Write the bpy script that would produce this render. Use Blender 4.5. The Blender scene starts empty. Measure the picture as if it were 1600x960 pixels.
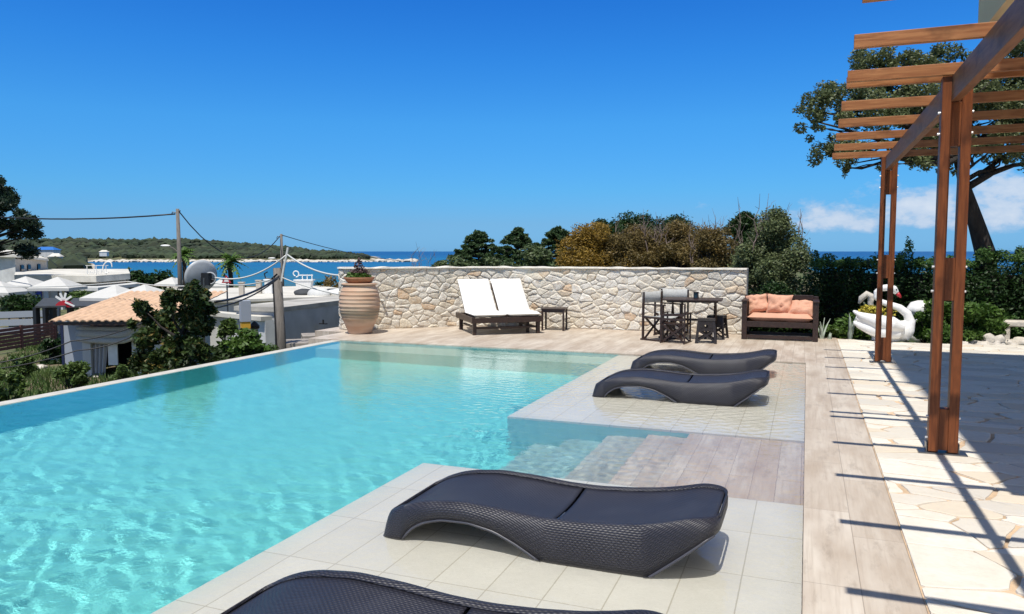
import bpy, bmesh, math, random
import numpy as np
from mathutils import Vector, Matrix, noise
R = math.radians
C = bpy.context.scene
COL = C.collection
# ------------------------------------------------------------------ camera, sky, sun, exposure
FPX, YAW = 1193.0, R(21.1)
PIT = math.atan(87 / FPX)
EYE = 1.6
cam = bpy.data.objects.new('camera', bpy.data.cameras.new('camera')); COL.objects.link(cam); C.camera = cam
cam.data.sensor_width = 36; cam.data.lens = FPX / 1600 * 36
cam.data.clip_start = .05; cam.data.clip_end = 60000
cam.location = (0, 0, EYE); cam.rotation_euler = (R(90) - PIT, 0, YAW)

SUN_DIR = Vector((0.01, -1.25, 2.95)).normalized()      # towards the sun: behind the camera, high
world = bpy.data.worlds.new('World'); C.world = world; world.use_nodes = True
wn = world.node_tree; WN = wn.nodes
sky = WN.new('ShaderNodeTexSky'); sky.sky_type = 'NISHITA'; sky.sun_disc = False
sky.sun_elevation = R(67); sky.sun_rotation = R(180)
sky.altitude = 0; sky.air_density = 1.0; sky.dust_density = 0.15; sky.ozone_density = 4.0
bg = WN['Background']; bg.inputs[1].default_value = .1
SKYK = .84
def wmath(op, a, b=None, c=None):
    n = WN.new('ShaderNodeMath'); n.operation = op
    for i, v in enumerate((a, b, c)):
        if v is None: continue
        if isinstance(v, (int, float)): n.inputs[i].default_value = v
        else: wn.links.new(v, n.inputs[i])
    return n.outputs[0]
tint = WN.new('ShaderNodeMix'); tint.data_type = 'RGBA'; tint.blend_type = 'MULTIPLY'; tint.inputs[0].default_value = 1
wn.links.new(sky.outputs[0], tint.inputs[6])
tcw = WN.new('ShaderNodeTexCoord'); sep = WN.new('ShaderNodeSeparateXYZ'); wn.links.new(tcw.outputs['Generated'], sep.inputs[0])
skr = WN.new('ShaderNodeValToRGB'); wn.links.new(sep.outputs[2], skr.inputs[0])
stops = [(0, (.25, .65, 1.45)), (.036, (.31, .66, 1.22)), (.078, (.28, .77, 1.28)), (.16, (.26, .88, 1.43)), (.24, (.18, .82, 1.53)), (.31, (.13, .73, 1.55)), (.5, (.55, .85, 1.08)), (.8, (1.1, 1.0, .88))]
while len(skr.color_ramp.elements) < len(stops): skr.color_ramp.elements.new(.9)
for el, (p, c) in zip(skr.color_ramp.elements, stops): el.position = p; el.color = tuple(v / 2 * SKYK for v in c) + (1,)
dbl = WN.new('ShaderNodeVectorMath'); dbl.operation = 'SCALE'; dbl.inputs['Scale'].default_value = 2; wn.links.new(skr.outputs[0], dbl.inputs[0]); wn.links.new(dbl.outputs[0], tint.inputs[7])
# cumulus bank low over the sea
az = wmath('ARCTAN2', sep.outputs[0], sep.outputs[1])
cv = WN.new('ShaderNodeCombineXYZ'); wn.links.new(wmath('MULTIPLY', az, 1.0), cv.inputs[0]); wn.links.new(wmath('MULTIPLY', sep.outputs[2], 1.7), cv.inputs[1])
nz = WN.new('ShaderNodeTexNoise'); nz.inputs['Scale'].default_value = 17; nz.inputs['Detail'].default_value = 12; nz.inputs['Roughness'].default_value = .62
wn.links.new(cv.outputs[0], nz.inputs['Vector'])
nb = WN.new('ShaderNodeTexNoise'); nb.inputs['Scale'].default_value = 4.5; nb.inputs['Detail'].default_value = 3
wn.links.new(cv.outputs[0], nb.inputs['Vector'])
top = wmath('ADD', .082, wmath('MULTIPLY', az, .16))                       # the bank rises to the right
hgt = wmath('DIVIDE', wmath('SUBTRACT', top, sep.outputs[2]), .045)
low = wmath('DIVIDE', wmath('SUBTRACT', sep.outputs[2], .010), .022)
azm = wmath('DIVIDE', wmath('ADD', az, .13), .12)
env = wmath('MINIMUM', wmath('MINIMUM', hgt, low), azm)
env = wmath('MINIMUM', env, 1.0)
dens = wmath('ADD', wmath('MULTIPLY', env, .36), wmath('ADD', wmath('MULTIPLY', nz.outputs[0], .95), wmath('MULTIPLY', nb.outputs[0], .30)))
cl = WN.new('ShaderNodeMapRange'); cl.inputs[1].default_value = .79; cl.inputs[2].default_value = .96; wn.links.new(dens, cl.inputs[0])
shade = WN.new('ShaderNodeMapRange'); shade.inputs[1].default_value = .82; shade.inputs[2].default_value = 1.12
shade.inputs[3].default_value = .35; shade.inputs[4].default_value = 1.0; wn.links.new(dens, shade.inputs[0])
ccol = WN.new('ShaderNodeMix'); ccol.data_type = 'RGBA'
ccol.inputs[6].default_value = (2.2, 3.9, 6.3, 1); ccol.inputs[7].default_value = (5.9, 6.5, 7.4, 1)
wn.links.new(shade.outputs[0], ccol.inputs[0])
cmx = WN.new('ShaderNodeMix'); cmx.data_type = 'RGBA'
wn.links.new(wmath('MULTIPLY', cl.outputs[0], .9), cmx.inputs[0]); wn.links.new(tint.outputs[2], cmx.inputs[6]); wn.links.new(ccol.outputs[2], cmx.inputs[7])
wn.links.new(cmx.outputs[2], bg.inputs[0])

sl = bpy.data.lights.new('sun', 'SUN'); sl.energy = 4.3; sl.angle = R(.5); sl.color = (1, .955, .88)
sun = bpy.data.objects.new('sun', sl); COL.objects.link(sun); sun.rotation_euler = SUN_DIR.to_track_quat('Z', 'Y').to_euler()
sl.cycles.is_caustics_light = True
C.view_settings.view_transform = 'Standard'; C.view_settings.look = 'None'
C.view_settings.exposure = 0.25; C.view_settings.gamma = 1
C.render.engine = 'CYCLES'
C.cycles.use_denoising = True
C.cycles.max_bounces = 8; C.cycles.transparent_max_bounces = 12; C.cycles.sample_clamp_indirect = 6
# ------------------------------------------------------------------ helpers
rnd = random.Random(7)
RH = Vector((math.cos(YAW), math.sin(YAW), 0)); FH = Vector((-math.sin(YAW), math.cos(YAW), 0))
F3 = FH * math.cos(PIT) - Vector((0, 0, math.sin(PIT))); U3 = RH.cross(F3)
def A(px, py, d):
    """world point at ground distance d (metres ahead) in the direction seen at px, py of the photo"""
    v = F3 + RH * ((px - 800) / FPX) + U3 * (-(py - 480) / FPX)
    t = d / v.dot(FH)
    return Vector((0, 0, EYE)) + v * t
def G(px, d, z):
    """world point at height z"""
    p = A(px, 480, d); w = d * math.cos(PIT) + (EYE - z) * math.sin(PIT)
    a = (px - 800) / FPX * w
    q = FH * d + RH * a; return Vector((q.x, q.y, z))

class MB:
    def __init__(s): s.v = []; s.f = []; s.m = []; s.parts = []
    def add(s, vs, fs, mi=0):
        b = len(s.v); c = len(s.f); s.v += [tuple(v) for v in vs]; s.f += [tuple(b + i for i in f) for f in fs]; s.m += [mi] * len(fs); s.parts.append((b, len(s.v), c, len(s.f))); return s
    def box(s, c, size, rot=None, mi=0):
        hx, hy, hz = size[0] / 2, size[1] / 2, size[2] / 2
        vs = [Vector((x, y, z)) for z in (-hz, hz) for y in (-hy, hy) for x in (-hx, hx)]
        if rot is not None: vs = [rot @ v for v in vs]
        c = Vector(c)
        return s.add([v + c for v in vs], [(0, 2, 3, 1), (4, 5, 7, 6), (0, 1, 5, 4), (2, 6, 7, 3), (0, 4, 6, 2), (1, 3, 7, 5)], mi)
    def bb(s, x0, x1, y0, y1, z0, z1, mi=0):
        return s.box(((x0 + x1) / 2, (y0 + y1) / 2, (z0 + z1) / 2), (x1 - x0, y1 - y0, z1 - z0), None, mi)
    def bar(s, p, q, w, h, mi=0, up=(0, 0, 1)):
        p, q = Vector(p), Vector(q); d = (q - p); L = d.length; d.normalize()
        up = Vector(up)
        if abs(d.dot(up)) > .98: up = Vector((0, 1, 0))
        x = d.cross(up).normalized(); z = x.cross(d)
        m = Matrix((x, d, z)).transposed()
        return s.box((p + q) / 2, (w, L, h), m, mi)
    def tube(s, pts, rad, n=8, mi=0, cap=True):
        pts = [Vector(p) for p in pts]
        if not isinstance(rad, (list, tuple)): rad = [rad] * len(pts)
        vs = []; prev = None
        for i, p in enumerate(pts):
            t = (pts[min(i + 1, len(pts) - 1)] - pts[max(i - 1, 0)]).normalized()
            if prev is None:
                a = Vector((0, 0, 1)) if abs(t.z) < .9 else Vector((1, 0, 0)); x = t.cross(a).normalized()
            else:
                x = (prev - t * prev.dot(t)).normalized()
            prev = x; y = t.cross(x)
            vs += [p + (x * math.cos(2 * math.pi * k / n) + y * math.sin(2 * math.pi * k / n)) * rad[i] for k in range(n)]
        fs = [(i * n + k, i * n + (k + 1) % n, (i + 1) * n + (k + 1) % n, (i + 1) * n + k) for i in range(len(pts) - 1) for k in range(n)]
        if cap: fs += [tuple(range(n - 1, -1, -1)), tuple((len(pts) - 1) * n + k for k in range(n))]
        return s.add(vs, fs, mi)
    def lathe(s, prof, c=(0, 0, 0), n=32, mi=0):
        c = Vector(c); vs = []
        for r, z in prof: vs += [c + Vector((r * math.cos(2 * math.pi * k / n), r * math.sin(2 * math.pi * k / n), z)) for k in range(n)]
        fs = [(i * n + k, i * n + (k + 1) % n, (i + 1) * n + (k + 1) % n, (i + 1) * n + k) for i in range(len(prof) - 1) for k in range(n)]
        fs += [tuple(range(n - 1, -1, -1)), tuple((len(prof) - 1) * n + k for k in range(n))]
        return s.add(vs, fs, mi)
    def blob(s, c, r, sub=2, amp=.15, seed=0, mi=0, sc=1.5):
        bm = bmesh.new(); bmesh.ops.create_icosphere(bm, subdivisions=sub, radius=1)
        c = Vector(c); r = Vector(r) if not isinstance(r, (int, float)) else Vector((r, r, r))
        vs = []
        for v in bm.verts:
            k = 1 + amp * noise.noise(v.co * sc + Vector((seed * 3.1, seed * 1.7, 0)))
            vs.append(c + Vector((v.co.x * r.x, v.co.y * r.y, v.co.z * r.z)) * k)
        fs = [tuple(x.index for x in f.verts) for f in bm.faces]; bm.free()
        return s.add(vs, fs, mi)
    def prism(s, poly, z0, z1, mi=0):
        n = len(poly); vs = [(x, y, z0) for x, y in poly] + [(x, y, z1) for x, y in poly]
        return s.add(vs, [tuple(range(n - 1, -1, -1)), tuple(range(n, 2 * n))] + [(i, (i + 1) % n, n + (i + 1) % n, n + i) for i in range(n)], mi)
    def build(s, name, mats, parent=None, smooth=False, bevel=0, world=False):
        me = bpy.data.meshes.new(name); vs = s.v
        if world and parent is not None:
            l = parent_world(parent); vs = [(v[0] - l.x, v[1] - l.y, v[2] - l.z) for v in vs]
        me.from_pydata(vs, [], s.f)
        mats = mats if isinstance(mats, (list, tuple)) else [mats]
        for m in mats: me.materials.append(m)
        if any(s.m): me.polygons.foreach_set('material_index', s.m)
        if smooth:
            me.polygons.foreach_set('use_smooth', [True] * len(me.polygons))
            if smooth != 'all': me.set_sharp_from_angle(angle=R(35))
        me.update()
        o = bpy.data.objects.new(name, me); COL.objects.link(o); o.parent = parent
        if bevel:
            b = o.modifiers.new('bevel', 'BEVEL'); b.width = bevel; b.segments = 2; b.limit_method = 'ANGLE'; b.angle_limit = R(40)
        return o
def pieces(mb, name, mats, parent=None, **k):
    """every add() of the builder becomes an object of its own"""
    for (v0, v1, f0, f1) in mb.parts:
        q = MB(); q.v = mb.v[v0:v1]; q.f = [tuple(i - v0 for i in f) for f in mb.f[f0:f1]]; q.m = mb.m[f0:f1]; q.build(name, mats, parent, **k)
def parent_world(p):
    l = Vector(p.location)
    while p.parent: p = p.parent; l += Vector(p.location)
    return l
def tag(o, label=None, cat=None, group=None, kind=None):
    if label: o['label'] = label
    if cat: o['category'] = cat
    if group: o['group'] = group
    if kind: o['kind'] = kind
    return o
def thing(name, label, cat, loc=(0, 0, 0), rz=0, group=None):
    o = bpy.data.objects.new(name, None); COL.objects.link(o); o.location = loc; o.rotation_euler = (0, 0, rz)
    o.empty_display_size = .2
    return tag(o, label, cat, group)
def copy_tree(o, parent=None):
    c = o.copy(); COL.objects.link(c); c.parent = parent
    for ch in list(o.children): copy_tree(ch, c)
    return c
def relabel(o, label): o['label'] = label; return o

# ---- materials
def mat(name, col, rough=.6, var=0, vscale=8, bump=0, bscale=60, spec=.5, metal=0, stretch=(1, 1, 1), col2=None, island=0, transl=0, detail=4):
    m = bpy.data.materials.new(name); m.use_nodes = True; nt = m.node_tree; N = nt.nodes; b = N['Principled BSDF']
    b.inputs['Roughness'].default_value = rough; b.inputs['Specular IOR Level'].default_value = spec; b.inputs['Metallic'].default_value = metal
    b.inputs['Base Color'].default_value = (*col, 1)
    tc = N.new('ShaderNodeTexCoord'); mp = N.new('ShaderNodeMapping'); mp.inputs['Scale'].default_value = stretch
    nt.links.new(tc.outputs['Object'], mp.inputs[0])
    last = None
    if var or col2:
        n = N.new('ShaderNodeTexNoise'); n.inputs['Scale'].default_value = vscale; n.inputs['Detail'].default_value = detail; nt.links.new(mp.outputs[0], n.inputs['Vector'])
        mr = N.new('ShaderNodeMapRange'); mr.inputs[1].default_value = .3; mr.inputs[2].default_value = .7; nt.links.new(n.outputs[0], mr.inputs[0])
        mx = N.new('ShaderNodeMix'); mx.data_type = 'RGBA'; nt.links.new(mr.outputs[0], mx.inputs[0])
        c2 = col2 or tuple(min(1, c * (1 + var)) for c in col); c1 = col if col2 else tuple(c * (1 - var) for c in col)
        mx.inputs[6].default_value = (*c1, 1); mx.inputs[7].default_value = (*c2, 1)
        last = mx.outputs[2]
    if island:
        g = N.new('ShaderNodeNewGeometry'); h = N.new('ShaderNodeHueSaturation')
        mr = N.new('ShaderNodeMapRange'); mr.inputs[3].default_value = 1 - island; mr.inputs[4].default_value = 1 + island
        nt.links.new(g.outputs['Random Per Island'], mr.inputs[0]); nt.links.new(mr.outputs[0], h.inputs['Value'])
        if last: nt.links.new(last, h.inputs['Color'])
        else: h.inputs['Color'].default_value = (*col, 1)
        last = h.outputs[0]
    if last: nt.links.new(last, b.inputs['Base Color'])
    if bump:
        n = N.new('ShaderNodeTexNoise'); n.inputs['Scale'].default_value = bscale; n.inputs['Detail'].default_value = 5; nt.links.new(mp.outputs[0], n.inputs['Vector'])
        bp = N.new('ShaderNodeBump'); bp.inputs['Strength'].default_value = bump; bp.inputs['Distance'].default_value = .02
        nt.links.new(n.outputs[0], bp.inputs['Height']); nt.links.new(bp.outputs[0], b.inputs['Normal'])
    if transl:
        t = N.new('ShaderNodeBsdfTranslucent'); ms = N.new('ShaderNodeMixShader'); ms.inputs[0].default_value = transl
        if last: nt.links.new(last, t.inputs[0])
        else: t.inputs[0].default_value = (*col, 1)
        nt.links.new(b.outputs[0], ms.inputs[1]); nt.links.new(t.outputs[0], ms.inputs[2]); nt.links.new(ms.outputs[0], N['Material Output'].inputs[0])
    return m
class NT:
    def __init__(s, name, rough=.6):
        s.m = bpy.data.materials.new(name); s.m.use_nodes = True; s.nt = s.m.node_tree; s.b = s.nt.nodes['Principled BSDF']
        s.b.inputs['Roughness'].default_value = rough
        s.tc = s.nt.nodes.new('ShaderNodeTexCoord')
    def n(s, t, **kw):
        x = s.nt.nodes.new(t)
        for k, v in kw.items():
            if k in ('ins',):
                for a, b in v.items(): s.set(x, a, b)
            else: setattr(x, k, v)
        return x
    def set(s, x, a, b):
        i = x.inputs[a]
        if hasattr(b, 'is_output'): s.nt.links.new(b, i)
        else: i.default_value = b
    def l(s, a, b): s.nt.links.new(a, b)
    def mix(s, f, a, b, mode='MIX'):
        x = s.n('ShaderNodeMix', data_type='RGBA', blend_type=mode); s.set(x, 0, f); s.set(x, 6, a); s.set(x, 7, b); return x.outputs[2]
    def rng(s, v, a, b, c=0., d=1.):
        x = s.n('ShaderNodeMapRange'); s.set(x, 0, v); x.inputs[1].default_value = a; x.inputs[2].default_value = b; x.inputs[3].default_value = c; x.inputs[4].default_value = d; return x.outputs[0]
    def noise(s, vec, scale, detail=4, rough=.5):
        x = s.n('ShaderNodeTexNoise'); s.set(x, 'Vector', vec); x.inputs['Scale'].default_value = scale; x.inputs['Detail'].default_value = detail; x.inputs['Roughness'].default_value = rough; return x.outputs[0]
    def map(s, scale=(1, 1, 1), rot=(0, 0, 0), loc=(0, 0, 0), src='Object'):
        x = s.n('ShaderNodeMapping'); s.l(s.tc.outputs[src], x.inputs[0]); x.inputs['Scale'].default_value = scale; x.inputs['Rotation'].default_value = rot; x.inputs['Location'].default_value = loc; return x.outputs[0]
    def bump(s, h, st=.3, dist=.01):
        x = s.n('ShaderNodeBump'); x.inputs['Strength'].default_value = st; x.inputs['Distance'].default_value = dist; s.l(h, x.inputs['Height']); s.l(x.outputs[0], s.b.inputs['Normal'])

def plank_mat(name, c1, c2, c3, row=.26, off=-.02):
    t = NT(name, .5)
    v = t.map(rot=(0, 0, R(90)), loc=(.0, off, 0))
    br = t.n('ShaderNodeTexBrick', offset=.37, ins={'Vector': v, 'Color1': (0, 0, 0, 1), 'Color2': (1, 1, 1, 1), 'Mortar': (.5, .5, .5, 1), 'Scale': 1.0, 'Mortar Size': .0025, 'Mortar Smooth': .3, 'Brick Width': 1.15, 'Row Height': row, 'Bias': 0.})
    grain = t.noise(t.map(scale=(22, 1.6, 10)), 1.0, 6, .6)
    blot = t.noise(t.map(scale=(3.5, 1.0, 3)), 1.3, 4)
    col = t.mix(br.outputs[0], c1, c2)
    col = t.mix(t.rng(grain, .35, .75, 0, .6), col, c3)
    col = t.mix(t.rng(blot, .42, .68, 0, .75), col, (c1[0] * .80, c1[1] * .74, c1[2] * .68, 1))
    blot2 = t.noise(t.map(scale=(6, 1.6, 3), loc=(4, 4, 0)), 1.5, 6, .7)
    col = t.mix(t.rng(blot2, .54, .64, 0, .45), col, (c1[0] * .62, c1[1] * .60, c1[2] * .58, 1))
    strk = t.noise(t.map(scale=(38, 1.1, 10), loc=(3, 1, 0)), 1.0, 5, .65)
    col = t.mix(t.rng(strk, .50, .72, 0, .55), col, (c1[0] * .78, c1[1] * .74, c1[2] * .70, 1))
    fine = t.noise(t.map(scale=(90, 9, 40)), 1.0, 3)
    col = t.mix(t.rng(fine, .3, .7, 0, .3), col, (c3[0] * .8, c3[1] * .78, c3[2] * .75, 1))
    col = t.mix(t.rng(br.outputs['Fac'], 0, 1, 0, .7), col, (c1[0] * .5, c1[1] * .47, c1[2] * .45, 1))
    t.l(col, t.b.inputs['Base Color'])
    t.bump(t.rng(br.outputs['Fac'], 0, 1, 1, 0), .25, .004)
    return t.m
M = {}
M['plank'] = plank_mat('wood_look_plank', (.47, .39, .305, 1), (.63, .555, .46, 1), (.68, .615, .52, 1))
M['plank_narrow'] = plank_mat('narrow_wood_look_plank', (.44, .355, .275, 1), (.64, .56, .465, 1), (.68, .605, .51, 1), .165, 0)
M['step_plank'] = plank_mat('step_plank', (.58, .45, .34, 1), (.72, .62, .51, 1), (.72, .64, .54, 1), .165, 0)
M['step_mid'] = plank_mat('step_plank_water_tint', (.46, .46, .38, 1), (.56, .56, .48, 1), (.58, .60, .52, 1), .165, 0)  # green of light through the water put into the plank colour
M['step_low'] = plank_mat('step_plank_deep_water_tint', (.30, .46, .42, 1), (.38, .55, .50, 1), (.42, .60, .55, 1), .165, 0)  # deeper treads: more of the water's teal painted over the wood tone
def tile_mat(name, base, alt, grout, w, h, ox, oy, rough=.55):
    t = NT(name, rough); v = t.map(loc=(-ox, -oy, 0))
    br = t.n('ShaderNodeTexBrick', offset=0., ins={'Vector': v, 'Color1': (0, 0, 0, 1), 'Color2': (1, 1, 1, 1), 'Mortar': (.5, .5, .5, 1), 'Scale': 1.0, 'Mortar Size': .0035, 'Mortar Smooth': .2, 'Brick Width': w, 'Row Height': h, 'Bias': 0.})
    col = t.mix(br.outputs[0], base, alt)
    col = t.mix(t.rng(t.noise(t.map(), 3.5, 6, .6), .35, .7, 0, .35), col, tuple(c * .86 for c in base[:3]) + (1,))
    col = t.mix(t.rng(t.noise(t.map(), 70, 3), .3, .75, 0, .22), col, (base[0] * .75, base[1] * .74, base[2] * .68, 1))
    col = t.mix(t.rng(br.outputs['Fac'], 0, 1, 0, .75), col, grout)
    t.l(col, t.b.inputs['Base Color']); t.bump(t.rng(br.outputs['Fac'], 0, 1, 1, 0), .3, .004); return t.m
M['shelf'] = tile_mat('shelf_tile', (.68, .645, .58, 1), (.73, .695, .63, 1), (.42, .37, .29, 1), .285, .62, .02, .19 + 5.15 - .19 * 1)
M['pool'] = tile_mat('pool_mosaic_water_tint', (.19, .645, .62, 1), (.215, .69, .66, 1), (.19, .59, .57, 1), .3, .3, 0, 0)  # water is clear; its turquoise is put into the floor colour
M['pool_wall'] = tile_mat('pool_wall_water_tint', (.12, .52, .60, 1), (.14, .56, .63, 1), (.12, .45, .5, 1), .3, .3, 0, 0)  # blue of the water painted into the wall tiles
M['pool_side'] = tile_mat('pool_side_water_tint', (.36, .60, .57, 1), (.40, .64, .60, 1), (.32, .53, .5, 1), .3, .3, 0, 0)  # shelf tile tone with a teal water tint painted in
M['bench'] = tile_mat('bench_tile_water_tint', (.36, .58, .52, 1), (.42, .63, .56, 1), (.3, .45, .4, 1), .3, .3, 0, 0)  # sandy tile greened to stand in for the water above it
M['rim'] = mat('rim_stone', (.55, .52, .46), .6, .12, 6, .2, 80)
def paving_mat():
    t = NT('crazy_paving', .65)
    w = t.noise(t.map(), 1.6, 3); w2 = t.noise(t.map(loc=(7, 3, 0)), 1.6, 3)
    cx = t.n('ShaderNodeCombineXYZ'); t.l(t.rng(w, 0, 1, -.45, .45), cx.inputs[0]); t.l(t.rng(w2, 0, 1, -.45, .45), cx.inputs[1])
    ad = t.n('ShaderNodeVectorMath', operation='ADD'); t.l(t.map(scale=(1.0, 1.45, 0)), ad.inputs[0]); t.l(cx.outputs[0], ad.inputs[1])
    fw = t.noise(t.map(), 14, 3); cx2 = t.n('ShaderNodeCombineXYZ'); t.l(t.rng(fw, 0, 1, -.05, .05), cx2.inputs[0]); t.l(t.rng(fw, 0, 1, .05, -.05), cx2.inputs[1])
    ad2 = t.n('ShaderNodeVectorMath', operation='ADD'); t.l(ad.outputs[0], ad2.inputs[0]); t.l(cx2.outputs[0], ad2.inputs[1])
    ve = t.n('ShaderNodeTexVoronoi', feature='DISTANCE_TO_EDGE'); t.l(ad2.outputs[0], ve.inputs['Vector']); ve.inputs['Scale'].default_value = 1.35
    vc = t.n('ShaderNodeTexVoronoi', feature='F1'); t.l(ad2.outputs[0], vc.inputs['Vector']); vc.inputs['Scale'].default_value = 1.35
    sp = t.n('ShaderNodeSeparateColor'); t.l(vc.outputs['Color'], sp.inputs[0])
    col = t.mix(sp.outputs[0], (.74, .68, .57, 1), (.66, .585, .47, 1))
    col = t.mix(t.rng(t.noise(t.map(), 5, 6, .6), .45, .75, 0, .4), col, (.60, .51, .39, 1))
    width = t.rng(t.noise(t.map(), .9, 2), .35, .68, .008, .075)
    gap = t.n('ShaderNodeMath', operation='SUBTRACT'); t.l(ve.outputs[0], gap.inputs[0]); t.l(width, gap.inputs[1])
    g = t.rng(gap.outputs[0], -.006, .006, 1, 0)
    gc = t.mix(t.noise(t.map(), 9, 4), (.50, .34, .21, 1), (.62, .47, .33, 1))
    thin = t.rng(ve.outputs[0], 0, .012, .55, 0)
    col = t.mix(thin, col, (.40, .31, .22, 1))
    col = t.mix(g, col, gc)
    col = t.mix(t.rng(t.noise(t.map(loc=(9, 1, 0)), 2.2, 6, .7), .55, .75, 0, .35), col, (.50, .43, .34, 1))
    t.l(col, t.b.inputs['Base Color'])
    hb = t.n('ShaderNodeMath', operation='MULTIPLY_ADD'); t.l(g, hb.inputs[0]); hb.inputs[1].default_value = -1.0; t.l(t.noise(t.map(), 20, 5), hb.inputs[2])
    t.bump(hb.outputs[0], .5, .012)
    return t.m
M['paving'] = paving_mat()
def stone_mat(name, islands=True):
    t = NT(name, .8)
    g = t.n('ShaderNodeNewGeometry'); r = g.outputs['Random Per Island']
    cr = t.n('ShaderNodeValToRGB'); t.l(r, cr.inputs[0]); e = cr.color_ramp; e.interpolation = 'CONSTANT'
    cols = [(0, (.82, .76, .65)), (.22, (.77, .70, .58)), (.4, (.83, .79, .71)), (.55, (.79, .70, .55)), (.70, (.73, .68, .59)), (.82, (.74, .58, .40)), (.87, (.81, .76, .67)), (.965, (.66, .46, .29))]
    while len(e.elements) < len(cols): e.elements.new(.5)
    for el, (p, c) in zip(e.elements, cols): el.position = p; el.color = (*c, 1)
    col = t.mix(t.rng(t.noise(t.map(), 12, 6, .65), .38, .72, 0, .6), cr.outputs[0], (.70, .64, .55, 1))
    col = t.mix(t.rng(t.noise(t.map(loc=(5, 5, 5)), 7, 5, .6), .50, .72, 0, .6), col, (.56, .42, .28, 1))
    t.l(col, t.b.inputs['Base Color']); t.bump(t.noise(t.map(), 22, 7, .7), 1.0, .035); return t.m
M['stone'] = stone_mat('field_stone')
M['mortar'] = mat('wall_mortar', (.68, .61, .50), .9, .25, 14, .6, 60)
M['coping'] = mat('wall_coping', (.76, .71, .62), .85, .15, 8, .5, 40)
M['rock'] = mat('pale_rock', (.55, .50, .43), .9, .25, 6, .7, 18)
def timber(name, c1, c2, stretch):
    t = NT(name, .5); t.b.inputs['Specular IOR Level'].default_value = .3
    w = t.n('ShaderNodeTexNoise'); t.l(t.map(scale=stretch), w.inputs['Vector']); w.inputs['Scale'].default_value = 3; w.inputs['Detail'].default_value = 7; w.inputs['Distortion'].default_value = .8
    col = t.mix(t.rng(w.outputs[0], .3, .7), (*c1, 1), (*c2, 1))
    kn = t.noise(t.map(scale=tuple(max(2.2, q * .28) for q in stretch)), 1.6, 4)
    col = t.mix(t.rng(kn, .56, .70, 0, .65), col, tuple(c * .35 for c in c1) + (1,))
    t.l(col, t.b.inputs['Base Color']); t.bump(w.outputs[0], .25, .004); return t.m
M['timber_v'] = timber('stained_post_timber', (.11, .031, .010), (.23, .070, .021), (14, 14, 1.2))
M['timber_x'] = timber('stained_rafter_timber', (.25, .088, .030), (.45, .195, .075), (1.1, 14, 14))
M['timber_y'] = timber('stained_beam_timber', (.17, .07, .035), (.28, .125, .065), (14, 1.1, 14))
M['steel'] = mat('galvanised_steel', (.18, .18, .19), .35, .1, 20, metal=.9)
M['bolt'] = mat('bright_bolt', (.75, .75, .75), .3, metal=.6)
M['dark_wood'] = mat('dark_stained_wood', (.035, .018, .013), .4, .35, 8, .15, 40, stretch=(3, 3, 3))
M['black_plastic'] = mat('black_plastic', (.022, .017, .017), .45, .1, 20)
M['white_cushion'] = mat('white_cushion', (.80, .79, .76), .9, .02, 5, .12, 14)
M['canvas'] = mat('white_canvas', (.62, .62, .60), .85, .1, 30, .1, 80, transl=.3)
M['orange_cushion'] = mat('salmon_cushion', (.62, .33, .22), .9, .10, 5, .5, 14)
M['terracotta'] = None
def terra():
    t = NT('terracotta', .75)
    z = t.n('ShaderNodeSeparateXYZ'); t.l(t.tc.outputs['Object'], z.inputs[0])
    band = t.noise(t.map(scale=(1.2, 1.2, 7)), 1.4, 4)
    col = t.mix(t.rng(band, .35, .7), (.50, .30, .19, 1), (.60, .44, .32, 1))
    nz_ = t.noise(t.map(loc=(2, 1, 0)), 3, 3)
    h = t.n('ShaderNodeMath', operation='MULTIPLY_ADD'); t.l(nz_, h.inputs[0]); h.inputs[1].default_value = .35; t.l(z.outputs[2], h.inputs[2])
    st = t.rng(h.outputs[0], .42, .55); st2 = t.rng(h.outputs[0], .72, .60)
    mm = t.n('ShaderNodeMath', operation='MULTIPLY'); t.l(st, mm.inputs[0]); t.l(st2, mm.inputs[1])
    m2 = t.n('ShaderNodeMath', operation='MULTIPLY'); t.l(mm.outputs[0], m2.inputs[0]); m2.inputs[1].default_value = .75
    col = t.mix(m2.outputs[0], col, (.26, .22, .15, 1))
    t.l(col, t.b.inputs['Base Color']); t.bump(t.noise(t.map(), 40, 4), .2, .005); return t.m
M['terracotta'] = terra()
M['terracotta_dark'] = mat('terracotta_bowl', (.42, .19, .10), .7, .15, 12)
M['white_paint'] = mat('white_paint', (.80, .79, .76), .5, .06, 9, .15, 25)
M['red_paint'] = mat('red_paint', (.45, .02, .03), .45)
M['stucco'] = mat('grey_beige_stucco', (.62, .46, .28), .9, .08, 2, .2, 80)
M['white_wall'] = mat('weathered_white_wall', (.58, .58, .56), .9, .14, 1.6, .3, 20)
M['grey_wall'] = mat('weathered_grey_wall', (.42, .43, .45), .9, .15, 1.4, .3, 20)
M['beige_wall'] = mat('beige_wall', (.50, .45, .38), .9, .1, 2)
M['roof_slab'] = mat('pale_roof_slab', (.60, .57, .50), .9, .2, .7, .2, 10)
M['concrete'] = mat('stained_concrete', (.40, .38, .34), .9, .35, 1.1, .3, 14)
M['roof_tile'] = mat('orange_roof_tile', (.60, .40, .26), .8, .18, 5, .3, 12)
M['dark_felt'] = mat('dark_roof_felt', (.045, .05, .055), .8, .2, 3)
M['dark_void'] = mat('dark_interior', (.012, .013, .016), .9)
M['glass_dark'] = mat('dark_glass', (.02, .03, .045), .08)
M['blue_paint'] = mat('blue_paint', (.02, .04, .30), .5)
M['dark_blue'] = mat('dark_blue_paint', (.012, .018, .06), .5)
M['grey_paint'] = mat('grey_paint', (.34, .37, .42), .5)
M['yellow_paint'] = mat('yellow_paint', (.60, .33, .03), .6, .15, 8)
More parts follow.
